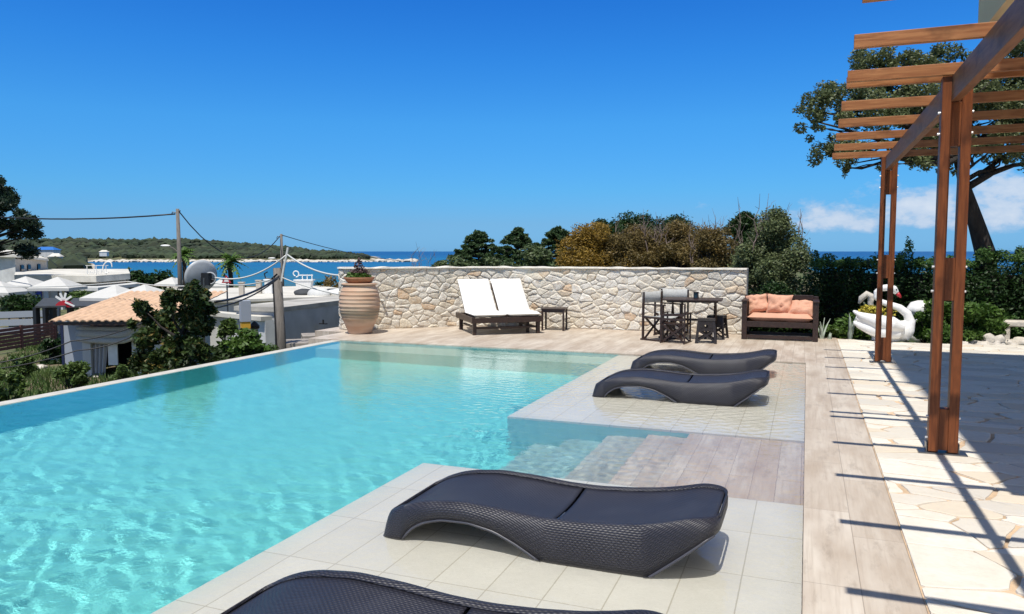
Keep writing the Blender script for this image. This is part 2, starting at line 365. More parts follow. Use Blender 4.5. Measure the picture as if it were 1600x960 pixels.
M['fence'] = mat('brown_fence_wood', (.15, .06, .05), .8, .3, 6, stretch=(1, 1, 5))
M['pole_wood'] = mat('weathered_pole_wood', (.17, .15, .13), .85, .3, 6, .4, 30, stretch=(4, 4, .5))
M['pallet'] = mat('weathered_pallet_wood', (.34, .30, .26), .85, .25, 5)
M['cable_black'] = mat('black_cable', (.012, .012, .014), .5)
M['cable_white'] = mat('white_cable', (.62, .62, .58), .5)
M['dish'] = mat('dish_grey', (.42, .44, .46), .45, .08, 6)
M['umbrella'] = mat('white_canopy_fabric', (.62, .61, .58), .85, .04, 3, transl=.15)
M['bark'] = mat('tree_bark', (.032, .026, .022), .95, .5, 9, .9, 25, stretch=(1, 1, .35))
M['twig'] = mat('bare_twig', (.20, .15, .13), .9, .2, 5)
def leaf(name, c, c2, isl=.35, tr=.25, sc=2.0): return mat(name, c, .5, 0, sc, col2=c2, island=isl, transl=tr, spec=.35)
M['oak_leaf'] = leaf('oak_leaf', (.085, .115, .045), (.17, .195, .085))
M['hedge_leaf'] = leaf('hedge_leaf', (.013, .034, .008), (.030, .070, .014))
M['hedge_tip'] = leaf('hedge_tip', (.06, .13, .03), (.09, .17, .04))
M['bush_leaf'] = leaf('round_bush_leaf', (.06, .095, .035), (.11, .145, .055))
M['round_leaf'] = leaf('grey_green_leaf', (.095, .125, .050), (.16, .19, .085), .45)
M['gold_leaf'] = leaf('gold_bush_leaf', (.22, .14, .024), (.32, .20, .03))
M['brown_leaf'] = leaf('brown_bush_leaf', (.12, .10, .038), (.20, .135, .04))
M['dark_pine_leaf'] = leaf('dark_pine_needles', (.012, .030, .018), (.026, .05, .022))
M['pine_leaf'] = leaf('pine_needles', (.034, .072, .026), (.068, .112, .038))
M['green_leaf'] = leaf('fresh_leaf', (.055, .12, .020), (.10, .17, .03))
M['citrus_leaf'] = leaf('glossy_leaf', (.020, .040, .012), (.05, .08, .018), .5)
M['autumn_leaf'] = leaf('turning_leaf', (.12, .10, .02), (.20, .14, .04), .4)
M['weed_leaf'] = leaf('weed_leaf', (.055, .11, .022), (.12, .17, .045), .4)
M['forest'] = mat('forest_foliage', (.014, .030, .013), .9, 0, .05, .8, .6, col2=(.038, .048, .022), island=.5)
M['agave'] = mat('pale_agave_leaf', (.42, .48, .40), .6, .15, 10)
M['flower'] = mat('yellow_flower', (.45, .38, .05), .7, .3, 20, island=.4)
M['plum_leaf'] = leaf('plum_leaf', (.10, .055, .055), (.16, .09, .085))

def leaves(name, clumps, n, size, m, parent, seed=1, flat=.35, elong=1.9, world=True, shell=.55, kindstuff=False):
    """clumps: list of (centre, radii(3)); leaves scattered through the clump volumes, denser towards their skins"""
    rg = np.random.RandomState(seed)
    vol = np.array([c[1][0] * c[1][1] * c[1][2] for c in clumps]) ** (2 / 3.); vol = vol / vol.sum()
    idx = rg.choice(len(clumps), n, p=vol)
    cen = np.array([tuple(c[0]) for c in clumps])[idx]; rad = np.array([tuple(c[1]) for c in clumps])[idx]
    d = rg.normal(size=(n, 3)); d /= np.linalg.norm(d, axis=1)[:, None]
    # lumpy skin
    wob = 1 + .22 * np.sin(d[:, 0] * 5 + idx * 1.3) * np.sin(d[:, 1] * 6 + idx * 2.1) * np.cos(d[:, 2] * 5 + idx) + rg.normal(size=n) * .13
    rr = (rg.uniform(size=n) ** (1 / 3.)) * (1 - shell) + shell * rg.uniform(.72, 1.04, size=n)
    p = cen + d * rad * (rr * wob)[:, None]
    ax = rg.normal(size=(n, 3)); ax[:, 2] *= (1 - flat); ax /= np.linalg.norm(ax, axis=1)[:, None]
    nn = rg.normal(size=(n, 3)) + d * .6 + np.array([0, 0, flat * 2]); bx = np.cross(ax, nn); bx /= (np.linalg.norm(bx, axis=1)[:, None] + 1e-9)
    s = size * rg.uniform(.6, 1.35, size=n)[:, None]
    a = ax * s * elong * .5; b = bx * s * .5
    V = np.stack([p - a, p + b * .9, p + a, p - b * .9], axis=1).reshape(-1, 3)
    if world and parent is not None: V = V - np.array(tuple(parent_world(parent)))
    return quads(name, V, n, m, parent)
def quads(name, V, n, m, parent):
    me = bpy.data.meshes.new(name); me.vertices.add(4 * n); me.vertices.foreach_set('co', V.astype(np.float32).ravel())
    me.loops.add(4 * n); me.loops.foreach_set('vertex_index', np.arange(4 * n, dtype=np.int32))
    me.polygons.add(n); me.polygons.foreach_set('loop_start', np.arange(0, 4 * n, 4, dtype=np.int32))
    me.materials.append(m); me.update(calc_edges=True)
    o = bpy.data.objects.new(name, me); COL.objects.link(o); o.parent = parent; return o
RECV = []
# ------------------------------------------------------------------ terrain and sea
def sstep(a, b, x):
    t = max(0., min(1., (x - a) / (b - a))); return t * t * (3 - 2 * t)
SEA = -5.0
def ground_z(x, y):
    d = x * FH.x + y * FH.y; a = x * RH.x + y * RH.y
    base = -2.4
    low = base - 1.7 * sstep(32, 110, d)
    px = 800 + FPX * a / max(d, 1)
    coast = 138 + 45 * sstep(330, 180, px)
    if px < 165: coast = 138 + 45 + 400 * sstep(165, 120, px)
    z = low + (SEA - 1.5 - low) * sstep(coast - 12, coast + 6, d)
    # headland across the bay
    k = sstep(640, 560, px) * sstep(470, 500, d) * sstep(1100, 900, d)
    hh = 11.0 * sstep(620, 250, px) + 1.0
    if k > 0: z = max(z, SEA - 1.5 + k * 2.6 + hh * sstep(505, 640, d) * sstep(600, 520, px))
    # plateau of the garden behind the terrace wall
    right = sstep(-10.5, -9.6, x) * sstep(14.6, 15.2, y)
    if d < 2: right = max(right, sstep(12, 14, x))
    right = max(right, sstep(12.2, 13.5, x))
    hill = 1.6 * sstep(26, 40, d) * sstep(860, 980, px) * sstep(1330, 1180, px)
    plate = -.12 + hill - 6.6 * sstep(46, 90, d)
    z = z + (plate - z) * right
    z += (.10 * noise.noise(Vector((x * .35, y * .35, 0))) if right < .5 else .02 * noise.noise(Vector((x, y, 3)))) if d < 100 else 0
    if d > 480: z += 1.2 * noise.noise(Vector((x * .02, y * .02, 5)))
    return z
def build_ground():
    rings = [0, 3, 6, 8] + list(np.linspace(9, 24, 46)) + list(np.geomspace(24.6, 1300, 90)) + [2500, 6000]
    na = 300; vs = [(0, 0, ground_z(0, 0))]; fs = []
    angs = []
    for k in range(na):
        u = k / na * 2 - 1; angs.append(math.pi * (0.30 * u + .70 * u ** 3))      # denser ahead
    for r in rings[1:]:
        for g in angs:
            th = math.pi / 2 + YAW - g; x, y = r * math.cos(th), r * math.sin(th)
            z = ground_z(x, y) if r < 2000 else SEA - 6
            vs.append((x, y, z))
    for k in range(na): fs.append((0, 1 + (k + 1) % na, 1 + k))
    for i in range(len(rings) - 2):
        for k in range(na):
            a = 1 + i * na + k; b = 1 + i * na + (k + 1) % na; fs.append((a, b, b + na, a + na))
    t = NT('ground', .95)
    z = t.n('ShaderNodeSeparateXYZ'); t.l(t.tc.outputs['Object'], z.inputs[0])
    n1 = t.noise(t.map(), .35, 6, .6); n2 = t.noise(t.map(), 4, 6, .65)
    col = t.mix(t.rng(n1, .42, .58), (.17, .125, .085, 1), (.075, .11, .03, 1))
    col = t.mix(t.rng(n2, .4, .7, 0, .7), col, (.09, .10, .04, 1))
    shore = t.rng(z.outputs[2], SEA + .75, SEA + .35)
    rk = t.mix(t.noise(t.map(), .8, 5), (.55, .48, .38, 1), (.38, .32, .25, 1))
    col = t.mix(shore, col, rk)
    t.l(col, t.b.inputs['Base Color']); t.bump(n2, .8, .08)
    mb = MB(); mb.add(vs, fs); o = mb.build('ground', t.m, smooth='all'); tag(o, 'rough grassy ground sloping from the terrace to the shore', kind='structure')
build_ground()
def build_sea():
    t = NT('sea', .32)
    t.b.inputs['Specular IOR Level'].default_value = .25
    sp = t.n('ShaderNodeSeparateXYZ'); t.l(t.tc.outputs['Object'], sp.inputs[0])
    ln = t.n('ShaderNodeVectorMath', operation='LENGTH'); t.l(t.tc.outputs['Object'], ln.inputs[0])
    n1 = t.noise(t.map(scale=(.008, .02, 1)), 1, 4)
    col = t.mix(t.rng(ln.outputs['Value'], 150, 420), (.012, .13, .20, 1), (.006, .095, .22, 1))
    col = t.mix(t.rng(ln.outputs['Value'], 500, 1600), col, (.002, .045, .17, 1))
    col = t.mix(t.rng(n1, .5, .7, 0, .5), col, (.01, .17, .24, 1))
    sh = t.noise(t.map(scale=(.03, .05, 1), loc=(3, 8, 0)), 1, 3)
    near = t.n('ShaderNodeMath', operation='MULTIPLY'); t.l(t.rng(ln.outputs['Value'], 235, 175), near.inputs[0]); t.l(t.rng(sh, .45, .6), near.inputs[1])
    col = t.mix(near.outputs[0], col, (.07, .10, .05, 1))
    t.l(col, t.b.inputs['Base Color'])
    t.bump(t.noise(t.map(scale=(.5, 1.2, 1)), 1, 5, .6), .5, .3)
    mb = MB(); rs = [60, 150, 400, 1200, 4000, 40000]; n = 96
    vs = [(r * math.cos(2 * math.pi * k / n), r * math.sin(2 * math.pi * k / n), SEA) for r in rs for k in range(n)]
    mb.add(vs, [(i * n + k, i * n + (k + 1) % n, (i + 1) * n + (k + 1) % n, (i + 1) * n + k) for i in range(len(rs) - 1) for k in range(n)])
    o = mb.build('sea', t.m); tag(o, 'calm blue sea of the bay reaching to the horizon', kind='structure')
build_sea()
# ------------------------------------------------------------------ terrace, pool
PXL, PYF, PYN = -7.87, 11.72, -4.0          # infinity edge, far edge, near end
SY0, SY1, SX = 5.15, 6.92, -2.72
def struct(name, mb, m, label=None, **k):
    o = mb.build(name, m, **k); tag(o, label, kind='structure'); return o
WATER_Z = -.018
deck = MB()
deck.bb(0.02, .54, PYN - 2, PYF, -1.2, 0)
dk2 = MB(); dk2.bb(-8.55, .54, PYF + .001, 12.9, -2.9, 0); dk2.bb(-9.25, .54, 12.9, 15.4, -2.9, 0)
struct('pool_terrace', dk2, M['plank_narrow'], 'pale wood look plank terrace between the far end of the pool and the stone wall')
struct('pool_deck', deck, M['plank'], 'pale wood look porcelain plank deck around the pool')
def chaikin(p, k=1, closed=True):
    for _ in range(k):
        q = []; n = len(p)
        for i in range(n if closed else n - 1):
            a, b = p[i], p[(i + 1) % n]; q += [(.75 * a[0] + .25 * b[0], .75 * a[1] + .25 * b[1]), (.25 * a[0] + .75 * b[0], .25 * a[1] + .75 * b[1])]
        p = q if closed else [p[0]] + q + [p[-1]]
    return p
def voronoi_cells(L, H, n, seed, aniso=.72):
    rr = random.Random(seed); pts = []; tries = 0
    mind = math.sqrt(L * H / n / aniso) * .66
    while len(pts) < n and tries < 20000:
        tries += 1; p = (rr.uniform(-.1, L + .1), rr.uniform(-.06, H + .06)); md = mind * rr.choice([.55, .8, 1, 1.25])
        if all((p[0] - q[0]) ** 2 + ((p[1] - q[1]) / aniso) ** 2 > md * md for q in pts): pts.append(p)
    cells = []
    for i, p in enumerate(pts):
        poly = [(0, 0), (L, 0), (L, H), (0, H)]
        near = sorted((q for j, q in enumerate(pts) if j != i), key=lambda q: (q[0] - p[0]) ** 2 + ((q[1] - p[1]) / aniso) ** 2)[:18]
        for q in near:
            nx, ny = q[0] - p[0], (q[1] - p[1]) / aniso ** 2; mx, my = (p[0] + q[0]) / 2, (p[1] + q[1]) / 2
            out = []; m = len(poly)
            for k in range(m):
                a, b = poly[k], poly[(k + 1) % m]; da = (a[0] - mx) * nx + (a[1] - my) * ny; db = (b[0] - mx) * nx + (b[1] - my) * ny
                if da <= 0: out.append(a)
                if da * db < 0: t = da / (da - db); out.append((a[0] + t * (b[0] - a[0]), a[1] + t * (b[1] - a[1])))
            poly = out
            if len(poly) < 3: break
        if len(poly) >= 3: cells.append(poly)
    return cells
pv = MB()
edge = [(.541, PYN - 2), (13, PYN - 2), (13, 15.6), (5.2, 15.6), (3.46, 15.15), (2.47, 14.9), (1.75, 14.86), (.95, 14.98), (.541, 15.2)]
pv.prism(edge, -1.2, .0, 1)
def slabs():
    X0, Y0, LX, LY = .515, 1.2, 5.2, 14.0; rr = random.Random(12)
    def far(x): 
        for (x1, y1), (x0, y0) in zip(edge[3:], edge[4:]):
            if x0 <= x <= x1: return y0 + (y1 - y0) * (x - x0) / (x1 - x0)
        return 15.0
    for poly in voronoi_cells(LX, LY, 640, 77, .58):
        poly = [(x + X0, min(y + Y0, far(x + X0))) for x, y in poly]
        cx = sum(p[0] for p in poly) / len(poly); cy = sum(p[1] for p in poly) / len(poly)
        q = []
        for p0, p1 in zip(poly, poly[1:] + poly[:1]):
            c = rr.uniform(.02, .12); d_ = rr.uniform(.02, .12); q += [(p0[0] * (1 - c) + p1[0] * c, p0[1] * (1 - c) + p1[1] * c), ((p0[0] + p1[0]) / 2 + rr.uniform(-.02, .02), (p0[1] + p1[1]) / 2 + rr.uniform(-.016, .016)), (p0[0] * d_ + p1[0] * (1 - d_), p0[1] * d_ + p1[1] * (1 - d_))]
        R0 = sum(math.hypot(p[0] - cx, p[1] - cy) for p in q) / len(q)
        if R0 < .05: continue
        gap = rr.choice((.005, .007, .010, .017, .028)); n = len(q); vs = []; tz = (rr.uniform(-.004, .004), rr.uniform(-.004, .004)); h = rr.uniform(.009, .013)
        for f, z in ((gap, -.002), (gap + .003, h * .75), (gap + .012, h), (R0 * .5, h)):
            for (x, y) in q:
                r = math.hypot(x - cx, y - cy); k = max(.1, (r - f) / r) if r > 1e-4 else 1; X = cx + (x - cx) * k; Y = cy + (y - cy) * k
                X = max(X, .548); vs.append((X, Y, z + ((X - cx) * tz[0] + (Y - cy) * tz[1] if z > 0 else 0)))
        vs.append((cx, cy, h)); fs = [(r * n + i, r * n + (i + 1) % n, (r + 1) * n + (i + 1) % n, (r + 1) * n + i) for r in range(3) for i in range(n)] + [(3 * n + i, 3 * n + (i + 1) % n, 4 * n) for i in range(n)]
        pv.add(vs, fs, 0)
slabs()
def slab_mat():
    t = NT('paving_slab', .7); g = t.n('ShaderNodeNewGeometry'); cr = t.n('ShaderNodeValToRGB'); t.l(g.outputs['Random Per Island'], cr.inputs[0]); e = cr.color_ramp; e.interpolation = 'CONSTANT'
    cols = [(0, (.72, .67, .57)), (.3, (.64, .59, .50)), (.5, (.74, .69, .60)), (.7, (.66, .57, .44)), (.85, (.58, .54, .47))]
    while len(e.elements) < len(cols): e.elements.new(.5)
    for el, (p, c) in zip(e.elements, cols): el.position = p; el.color = (*c, 1)
    col = t.mix(t.rng(t.noise(t.map(), 4, 7, .65), .42, .72, 0, .55), cr.outputs[0], (.60, .53, .42, 1))
    col = t.mix(t.rng(t.noise(t.map(loc=(3, 3, 0)), 26, 5, .6), .45, .75, 0, .3), col, (.52, .46, .38, 1))
    t.l(col, t.b.inputs['Base Color']); t.bump(t.noise(t.map(), 14, 7, .65), .55, .012); return t.m
M['slab'] = slab_mat(); M['grout'] = mat('tan_paving_grout', (.54, .39, .25), .9, .28, 5, .5, 40)
struct('stone_paving', pv, [M['slab'], M['grout']], 'crazy paving of pale irregular stones beside the deck')

sh = MB(); sh.bb(PXL - .2, 0.018, PYN - .5, PYF + .5, -1.75, -1.38)
pf = struct('pool_floor', sh, M['pool'], 'tiled floor of the swimming pool, painted the turquoise of deep water'); RECV.append(pf)
wl = MB(); wl.bb(PXL, PXL + .005, PYN, PYF, -1.38, -.03); wl.bb(PXL, -2.7, PYF - .006, PYF - .001, -1.38, -.03); RECV.append(struct('pool_lining', wl, M['pool_wall'], 'tiled inner walls of the pool, painted the blue of the water'))
rim = MB(); rim.bb(PXL - .18, PXL, PYN, PYF, -2.9, -.012); RECV.append(struct('pool_edge', rim, M['rim'], 'narrow pale stone lip along the infinity edge', bevel=.008))
s1 = MB(); s1.bb(SX, .018, PYN, SY0, -.12, -.048); RECV.append(struct('near_shelf', s1, M['shelf'], 'pale tiled shelf just under the water in the foreground'))
s2 = MB(); s2.bb(SX, .018, SY1, PYF - .02, -.125, -.048); RECV.append(struct('far_shelf', s2, M['shelf'], 'pale tiled shelf just under the water farther back'))
sb = MB(); sb.bb(SX + .003, .015, PYN, SY0 - .003, -1.38, -.121); sb.bb(SX + .003, .015, SY1 + .003, PYF - .02, -1.38, -.126); RECV.append(struct('shelf_supports', sb, M['pool_side'], 'tiled sides below the two pool shelves, turquoise water tint painted in'))
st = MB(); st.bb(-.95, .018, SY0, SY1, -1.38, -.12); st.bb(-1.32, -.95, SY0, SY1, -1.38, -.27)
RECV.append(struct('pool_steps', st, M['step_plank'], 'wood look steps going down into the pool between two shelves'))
st = MB(); st.bb(-1.70, -1.32, SY0, SY1, -1.38, -.42); RECV.append(struct('middle_pool_step', st, M['step_mid'], 'middle wood look step of the pool, water tint painted in'))
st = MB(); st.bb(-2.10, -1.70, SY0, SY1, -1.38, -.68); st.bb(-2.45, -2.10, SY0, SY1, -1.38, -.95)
RECV.append(struct('lower_pool_steps', st, M['step_low'], 'lower steps deep in the pool, painted with a greenish water tint'))
bn = MB(); bn.bb(PXL, SX, PYF - .75, PYF - .01, -1.38, -.35)
RECV.append(struct('pool_bench', bn, M['bench'], 'sandy bench along the far end of the pool, green water tint painted in'))
def build_water():
    x0, x1, y0, y1 = PXL - .06, .019, PYN + .02, PYF - .0
    xs = np.concatenate([np.arange(x0, x1, .021), [x1]]); ys = np.concatenate([np.arange(y0, -.5, .25), np.arange(-.5, y1, .022), [y1]])
    gx, gy = np.meshgrid(xs, ys); z = np.zeros_like(gx); rg = np.random.RandomState(5)
    for i in range(70):
        lam = rg.choice([rg.uniform(.10, .17), rg.uniform(.17, .30), rg.uniform(.4, .9)], p=[.45, .45, .10])
        th = rg.normal(1.25, .48); k = 2 * math.pi / lam; amp = .00120 * lam * rg.uniform(.5, 1.3)
        z += amp * np.sin(k * (gx * math.cos(th) + gy * math.sin(th)) + rg.uniform(0, 6.28))
    calm = .18 + .95 * (1 / (1 + np.exp((gy - 4.6) * 1.0)))
    calm = np.maximum(calm, np.exp(-((gx + 1.2) ** 2 / 1.6 + (gy - 6.3) ** 2 / 1.8)) * .5)
    fine = np.zeros_like(gx)
    for i in range(46):
        lam = rg.uniform(.075, .15); th = rg.normal(.9, 1.0); k = 2 * math.pi / lam
        fine += .0085 * lam * rg.uniform(.5, 1.3) * np.sin(k * (gx * math.cos(th) + gy * math.sin(th)) + rg.uniform(0, 6.28))
    zone = 1 / (1 + np.exp((-3.3 - gx) * 3.5)) * (1 / (1 + np.exp((5.25 - gy) * 8)))
    patch = .65 + .5 * np.sin(gx * 2.1 + gy * 1.3) * np.sin(gy * 1.7 - gx)
    calm = calm * (.75 + .45 * np.sin(gx * 1.1 + 1) * np.sin(gy * .8))
    shallow = np.where((gx > SX - .05) & (gy < SY0 + .05), .2, np.where((gx > SX), .7, 1.0))
    z = z * calm * shallow + fine * zone * patch * np.where(gy > SY1, .34, .15) + WATER_Z
    nx, ny = len(xs), len(ys)
    me = bpy.data.meshes.new('pool_water')
    V = np.stack([gx, gy, z], -1).reshape(-1, 3); me.vertices.add(nx * ny); me.vertices.foreach_set('co', V.astype(np.float32).ravel())
    i = np.arange(nx - 1)[None, :] + nx * np.arange(ny - 1)[:, None]; F = np.stack([i, i + 1, i + nx + 1, i + nx], -1).reshape(-1, 4)
    me.loops.add(F.size); me.loops.foreach_set('vertex_index', F.astype(np.int32).ravel()); me.polygons.add(len(F))
    me.polygons.foreach_set('loop_start', np.arange(0, F.size, 4, dtype=np.int32)); me.update(calc_edges=True)
    me.polygons.foreach_set('use_smooth', [True] * len(F))
    m = bpy.data.materials.new('pool_water'); m.use_nodes = True; n = m.node_tree; n.nodes.clear()
    out = n.nodes.new('ShaderNodeOutputMaterial'); g = n.nodes.new('ShaderNodeBsdfGlass'); g.inputs['IOR'].default_value = 1.33; g.inputs['Roughness'].default_value = 0
    g.inputs['Color'].default_value = (.985, 1, .995, 1); n.links.new(g.outputs[0], out.inputs[0]); me.materials.append(m)
    tc = n.nodes.new('ShaderNodeTexCoord'); nn = n.nodes.new('ShaderNodeTexNoise'); nn.inputs['Scale'].default_value = 17; nn.inputs['Detail'].default_value = 4; n.links.new(tc.outputs['Object'], nn.inputs['Vector'])
    bp = n.nodes.new('ShaderNodeBump'); bp.inputs['Strength'].default_value = .5; bp.inputs['Distance'].default_value = .006; n.links.new(nn.outputs[0], bp.inputs['Height']); n.links.new(bp.outputs[0], g.inputs['Normal'])
    o = bpy.data.objects.new('pool_water', me); COL.objects.link(o); tag(o, 'clear rippled water of the swimming pool', kind='structure')
    o.cycles.is_caustics_caster = True
build_water()
# ------------------------------------------------------------------ stone wall
def build_wall():
    path = chaikin([(-9.12, 13.7), (-8.90, 13.22), (-8.5, 13.30), (-8.0, 13.85), (-7.45, 14.3), (-6.8, 14.95), (-4.8, 15.28), (-2.8, 15.28), (-1.07, 15.25)], 2, False)
    path = [Vector((x, y)) for x, y in path]; seg = [0]
    for a, b in zip(path, path[1:]): seg.append(seg[-1] + (b - a).length)
    L = seg[-1]; H = 1.25
    def pos(s, z, off):
        s = max(0, min(L, s)); k = max(i for i in range(len(seg) - 1) if seg[i] <= s + 1e-9)
        t = (s - seg[k]) / (seg[k + 1] - seg[k]); p = path[k].lerp(path[k + 1], t)
        def nrm(j):
            a = path[max(j - 1, 0)]; b = path[min(j + 1, len(path) - 1)]; e = (b - a).normalized(); return Vector((e.y, -e.x))
        n = nrm(k).lerp(nrm(k + 1), t).normalized()
        return Vector((p.x + n.x * off, p.y + n.y * off, z))
    root = thing('stone_wall', 'waist high curved wall of pale irregular field stones behind the pool', 'wall', (-4.8, 15.4, 0))
    mb = MB(); NS = 130
    ring = []
    for i in range(NS + 1):
        s = L * i / NS
        ring += [pos(s, -.02, 0), pos(s, H, 0), pos(s, H, -.34), pos(s, -.02, -.34)]
    fs = [(4 * i + a, 4 * (i + 1) + a, 4 * (i + 1) + (a + 1) % 4, 4 * i + (a + 1) % 4) for i in range(NS) for a in range(4)] + [(0, 1, 2, 3), (4 * NS + 3, 4 * NS + 2, 4 * NS + 1, 4 * NS)]
    mb.add(ring, fs, 1)
    rr = random.Random(4)
    for poly in voronoi_cells(L, H, 470, 11, .62):
        cx = sum(p[0] for p in poly) / len(poly); cy = sum(p[1] for p in poly) / len(poly)
        pl_ = poly; poly = []
        for q0, q1 in zip(pl_, pl_[1:] + pl_[:1]): poly += [(q0[0] * .86 + q1[0] * .14, q0[1] * .86 + q1[1] * .14), (q0[0] * .14 + q1[0] * .86, q0[1] * .14 + q1[1] * .86)]
        # subdivide + wobble the outline
        pp = []
        for a, b in zip(poly, poly[1:] + poly[:1]):
            pp.append(a)
            if (a[0] - b[0]) ** 2 + (a[1] - b[1]) ** 2 > .004: pp.append(((a[0] + b[0]) / 2 + rr.uniform(-.006, .006), (a[1] + b[1]) / 2 + rr.uniform(-.006, .006)))
        R0 = sum(math.hypot(p[0] - cx, p[1] - cy) for p in pp) / len(pp); gap = rr.uniform(.002, .0065)
        dep = rr.uniform(.009, .026); tl = (rr.uniform(-.10, .10), rr.uniform(-.12, .12))
        vs = []; n = len(pp)
        for f, dz in ((gap, 0.0), (gap + .009, dep * .65), (gap + .026, dep), (R0 * .6, dep * 1.08)):
            for p in pp:
                r = math.hypot(p[0] - cx, p[1] - cy); k = max(.15, (r - f) / r) if r > 1e-4 else 1
                x = cx + (p[0] - cx) * k; y = cy + (p[1] - cy) * k
                o = dz + (0 if dz == 0 else (x - cx) * tl[0] + (y - cy) * tl[1] + .006 * noise.noise(Vector((x * 9, y * 9, cx))))
                vs.append(pos(x, max(y, 0.0), max(o, .001 if dz == 0 else .004)))
        vs.append(pos(cx, cy, dep * 1.1))
        fs = [(r * n + i, r * n + (i + 1) % n, (r + 1) * n + (i + 1) % n, (r + 1) * n + i) for r in range(3) for i in range(n)]
        fs += [(3 * n + i, 3 * n + (i + 1) % n, 4 * n) for i in range(n)]
        mb.add(vs, fs, 0)
    mb.build('masonry', [M['stone'], M['mortar']], root, world=True)
    cp = MB(); ring = []
    for i in range(NS + 1):
        s = L * i / NS; w = .022 * noise.noise(Vector((s * 3.2, 1, 0))); h = H + .024 + .022 * noise.noise(Vector((s * 3.7, 9, 0)))
        ring += [pos(s, H - .004, .05 + w), pos(s, h, .045 + w), pos(s, h, -.36), pos(s, H - .004, -.36)]
    cp.add(ring, [(4 * i + a, 4 * (i + 1) + a, 4 * (i + 1) + (a + 1) % 4, 4 * i + (a + 1) % 4) for i in range(NS) for a in range(4)] + [(0, 1, 2, 3), (4 * NS + 3, 4 * NS + 2, 4 * NS + 1, 4 * NS)])
    cp.build('coping', M['coping'], root, world=True)
build_wall()
# ------------------------------------------------------------------ pergola
def build_pergola():
    root = thing('pergola', 'red brown timber pergola with slatted roof standing on the stone paving', 'pergola', (1.03, 6.75, 0))
    for (X, Y) in ((1.03, 6.75), (1.045, 12.04), (1.0, 1.4)):
        p = bpy.data.objects.new('post', None); COL.objects.link(p); p.parent = root; p.location = (X - 1.03, Y - 6.75, 0)
        for s in (-1, 1):
            b = MB(); b.bb(s * .068 - .035, s * .068 + .035, -.05, .05, .03, 2.925); b.build('board', M['timber_v'], p, bevel=.004)
        for z0, z1 in ((.045, .37), (1.22, 1.55), (2.40, 2.73)):
            b = MB(); b.bb(-.0325, .0325, -.043, .043, z0, z1); b.build('spacer_block', M['timber_v'], p, bevel=.002)
        f = MB(); f.bb(-.17, .17, -.07, .07, .012, .024)
        for s in (-1, 1): f.bb(s * .112 - .004 , s * .112 + .004, -.04, .04, .024, .10)
        f.build('foot_plate', M['steel'], p, bevel=.002)
        for z in (.13, .30, 1.29, 1.48, 2.5, 2.66):
            b = MB()
            for s in (-1, 1): b.tube([(s * .103, 0, z), (s * .120, 0, z)], .010, 8)
            pieces(b, 'bolt', M['bolt'], p)
    b = MB(); b.bb(-.031 - .01, .031 - .01, -9.0, 5.42, 2.735, 2.928); b.build('beam', M['timber_y'], root, bevel=.004)
    b = MB(); b.bb(2.6, 2.662, -9.0, 5.42, 2.735, 2.928); b.build('beam', M['timber_y'], root, bevel=.004)
    ys = [(12.12, .30), (11.15, .295), (10.12, .285), (9.06, .275), (8.01, .265), (6.93, .262), (6.70, .26), (5.61, .25), (4.60, .24), (3.58, .23), (2.58, .22), (1.52, .21), (.5, .2), (-.5, .2), (-1.5, .2)]
    for y, x0 in ys:
        b = MB(); dz = rnd.uniform(-.002, .002); sk = rnd.uniform(-.006, .006)
        b.bb(x0 - 1.03, 4.3, y - 6.75 - .022, y - 6.75 + .022, 2.930 + dz + .002, 3.020 + dz); b.build('rafter', M['timber_x'], root, bevel=.003)
    # far side posts on the house side
build_pergola()
# upper storey of the house standing on piers to the right (throws the large shade on the paving)
def build_house():
    root = thing('house_wing', 'grey beige upper storey of the house seen above the pergola', 'building', (5, 6, 0))
    b = MB(); b.bb(1.30, 8.5, 4.30, 7.62, 3.42, 14.0); b.build('wall', M['stucco'], root, world=True)
    b = MB(); b.bb(1.22, 8.58, 4.22, 7.70, 14.0, 14.15); b.build('roof', M['roof_slab'], root, world=True)
    for x in (4.6, 8.1):
        for y in (4.7, 7.2): b = MB(); b.bb(x - .2, x + .2, y - .2, y + .2, .004, 3.42); b.build('pier', M['stucco'], root, world=True)
build_house()
# ------------------------------------------------------------------ wave loungers
def weave_mat():
    t = NT('woven_rattan', .45)
    t.b.inputs['Specular IOR Level'].default_value = .5
    uv = t.map(src='UV')
    sp = t.n('ShaderNodeSeparateXYZ'); t.l(uv, sp.inputs[0])
    def mm(op, a, b=None, c=None):
        x = t.n('ShaderNodeMath', operation=op)
        for k, v in enumerate((a, b, c)):
            if v is not None: t.set(x, k, v)
        return x.outputs[0]
    row = mm('FLOOR', mm('DIVIDE', sp.outputs[1], .0125))
    ph = mm('MULTIPLY', row, math.pi)
    su = mm('MULTIPLY_ADD', mm('SINE', mm('MULTIPLY_ADD', sp.outputs[0], 2 * math.pi / .026, ph)), .5, .5)
    sv = mm('POWER', mm('ABSOLUTE', mm('SINE', mm('MULTIPLY', sp.outputs[1], math.pi / .0125))), .6)
    h = mm('MULTIPLY', mm('MULTIPLY_ADD', su, .45, .55), sv)
    col = t.mix(h, (.006, .006, .009, 1), (.034, .033, .046, 1))
    col = t.mix(t.rng(t.noise(t.map(), 5, 5), .5, .8, 0, .35), col, (.055, .055, .068, 1))
    t.l(col, t.b.inputs['Base Color']); t.bump(h, .8, .0035); return t.m
M['weave'] = weave_mat()
M['trim'] = mat('lounger_trim', (.065, .065, .08), .4)
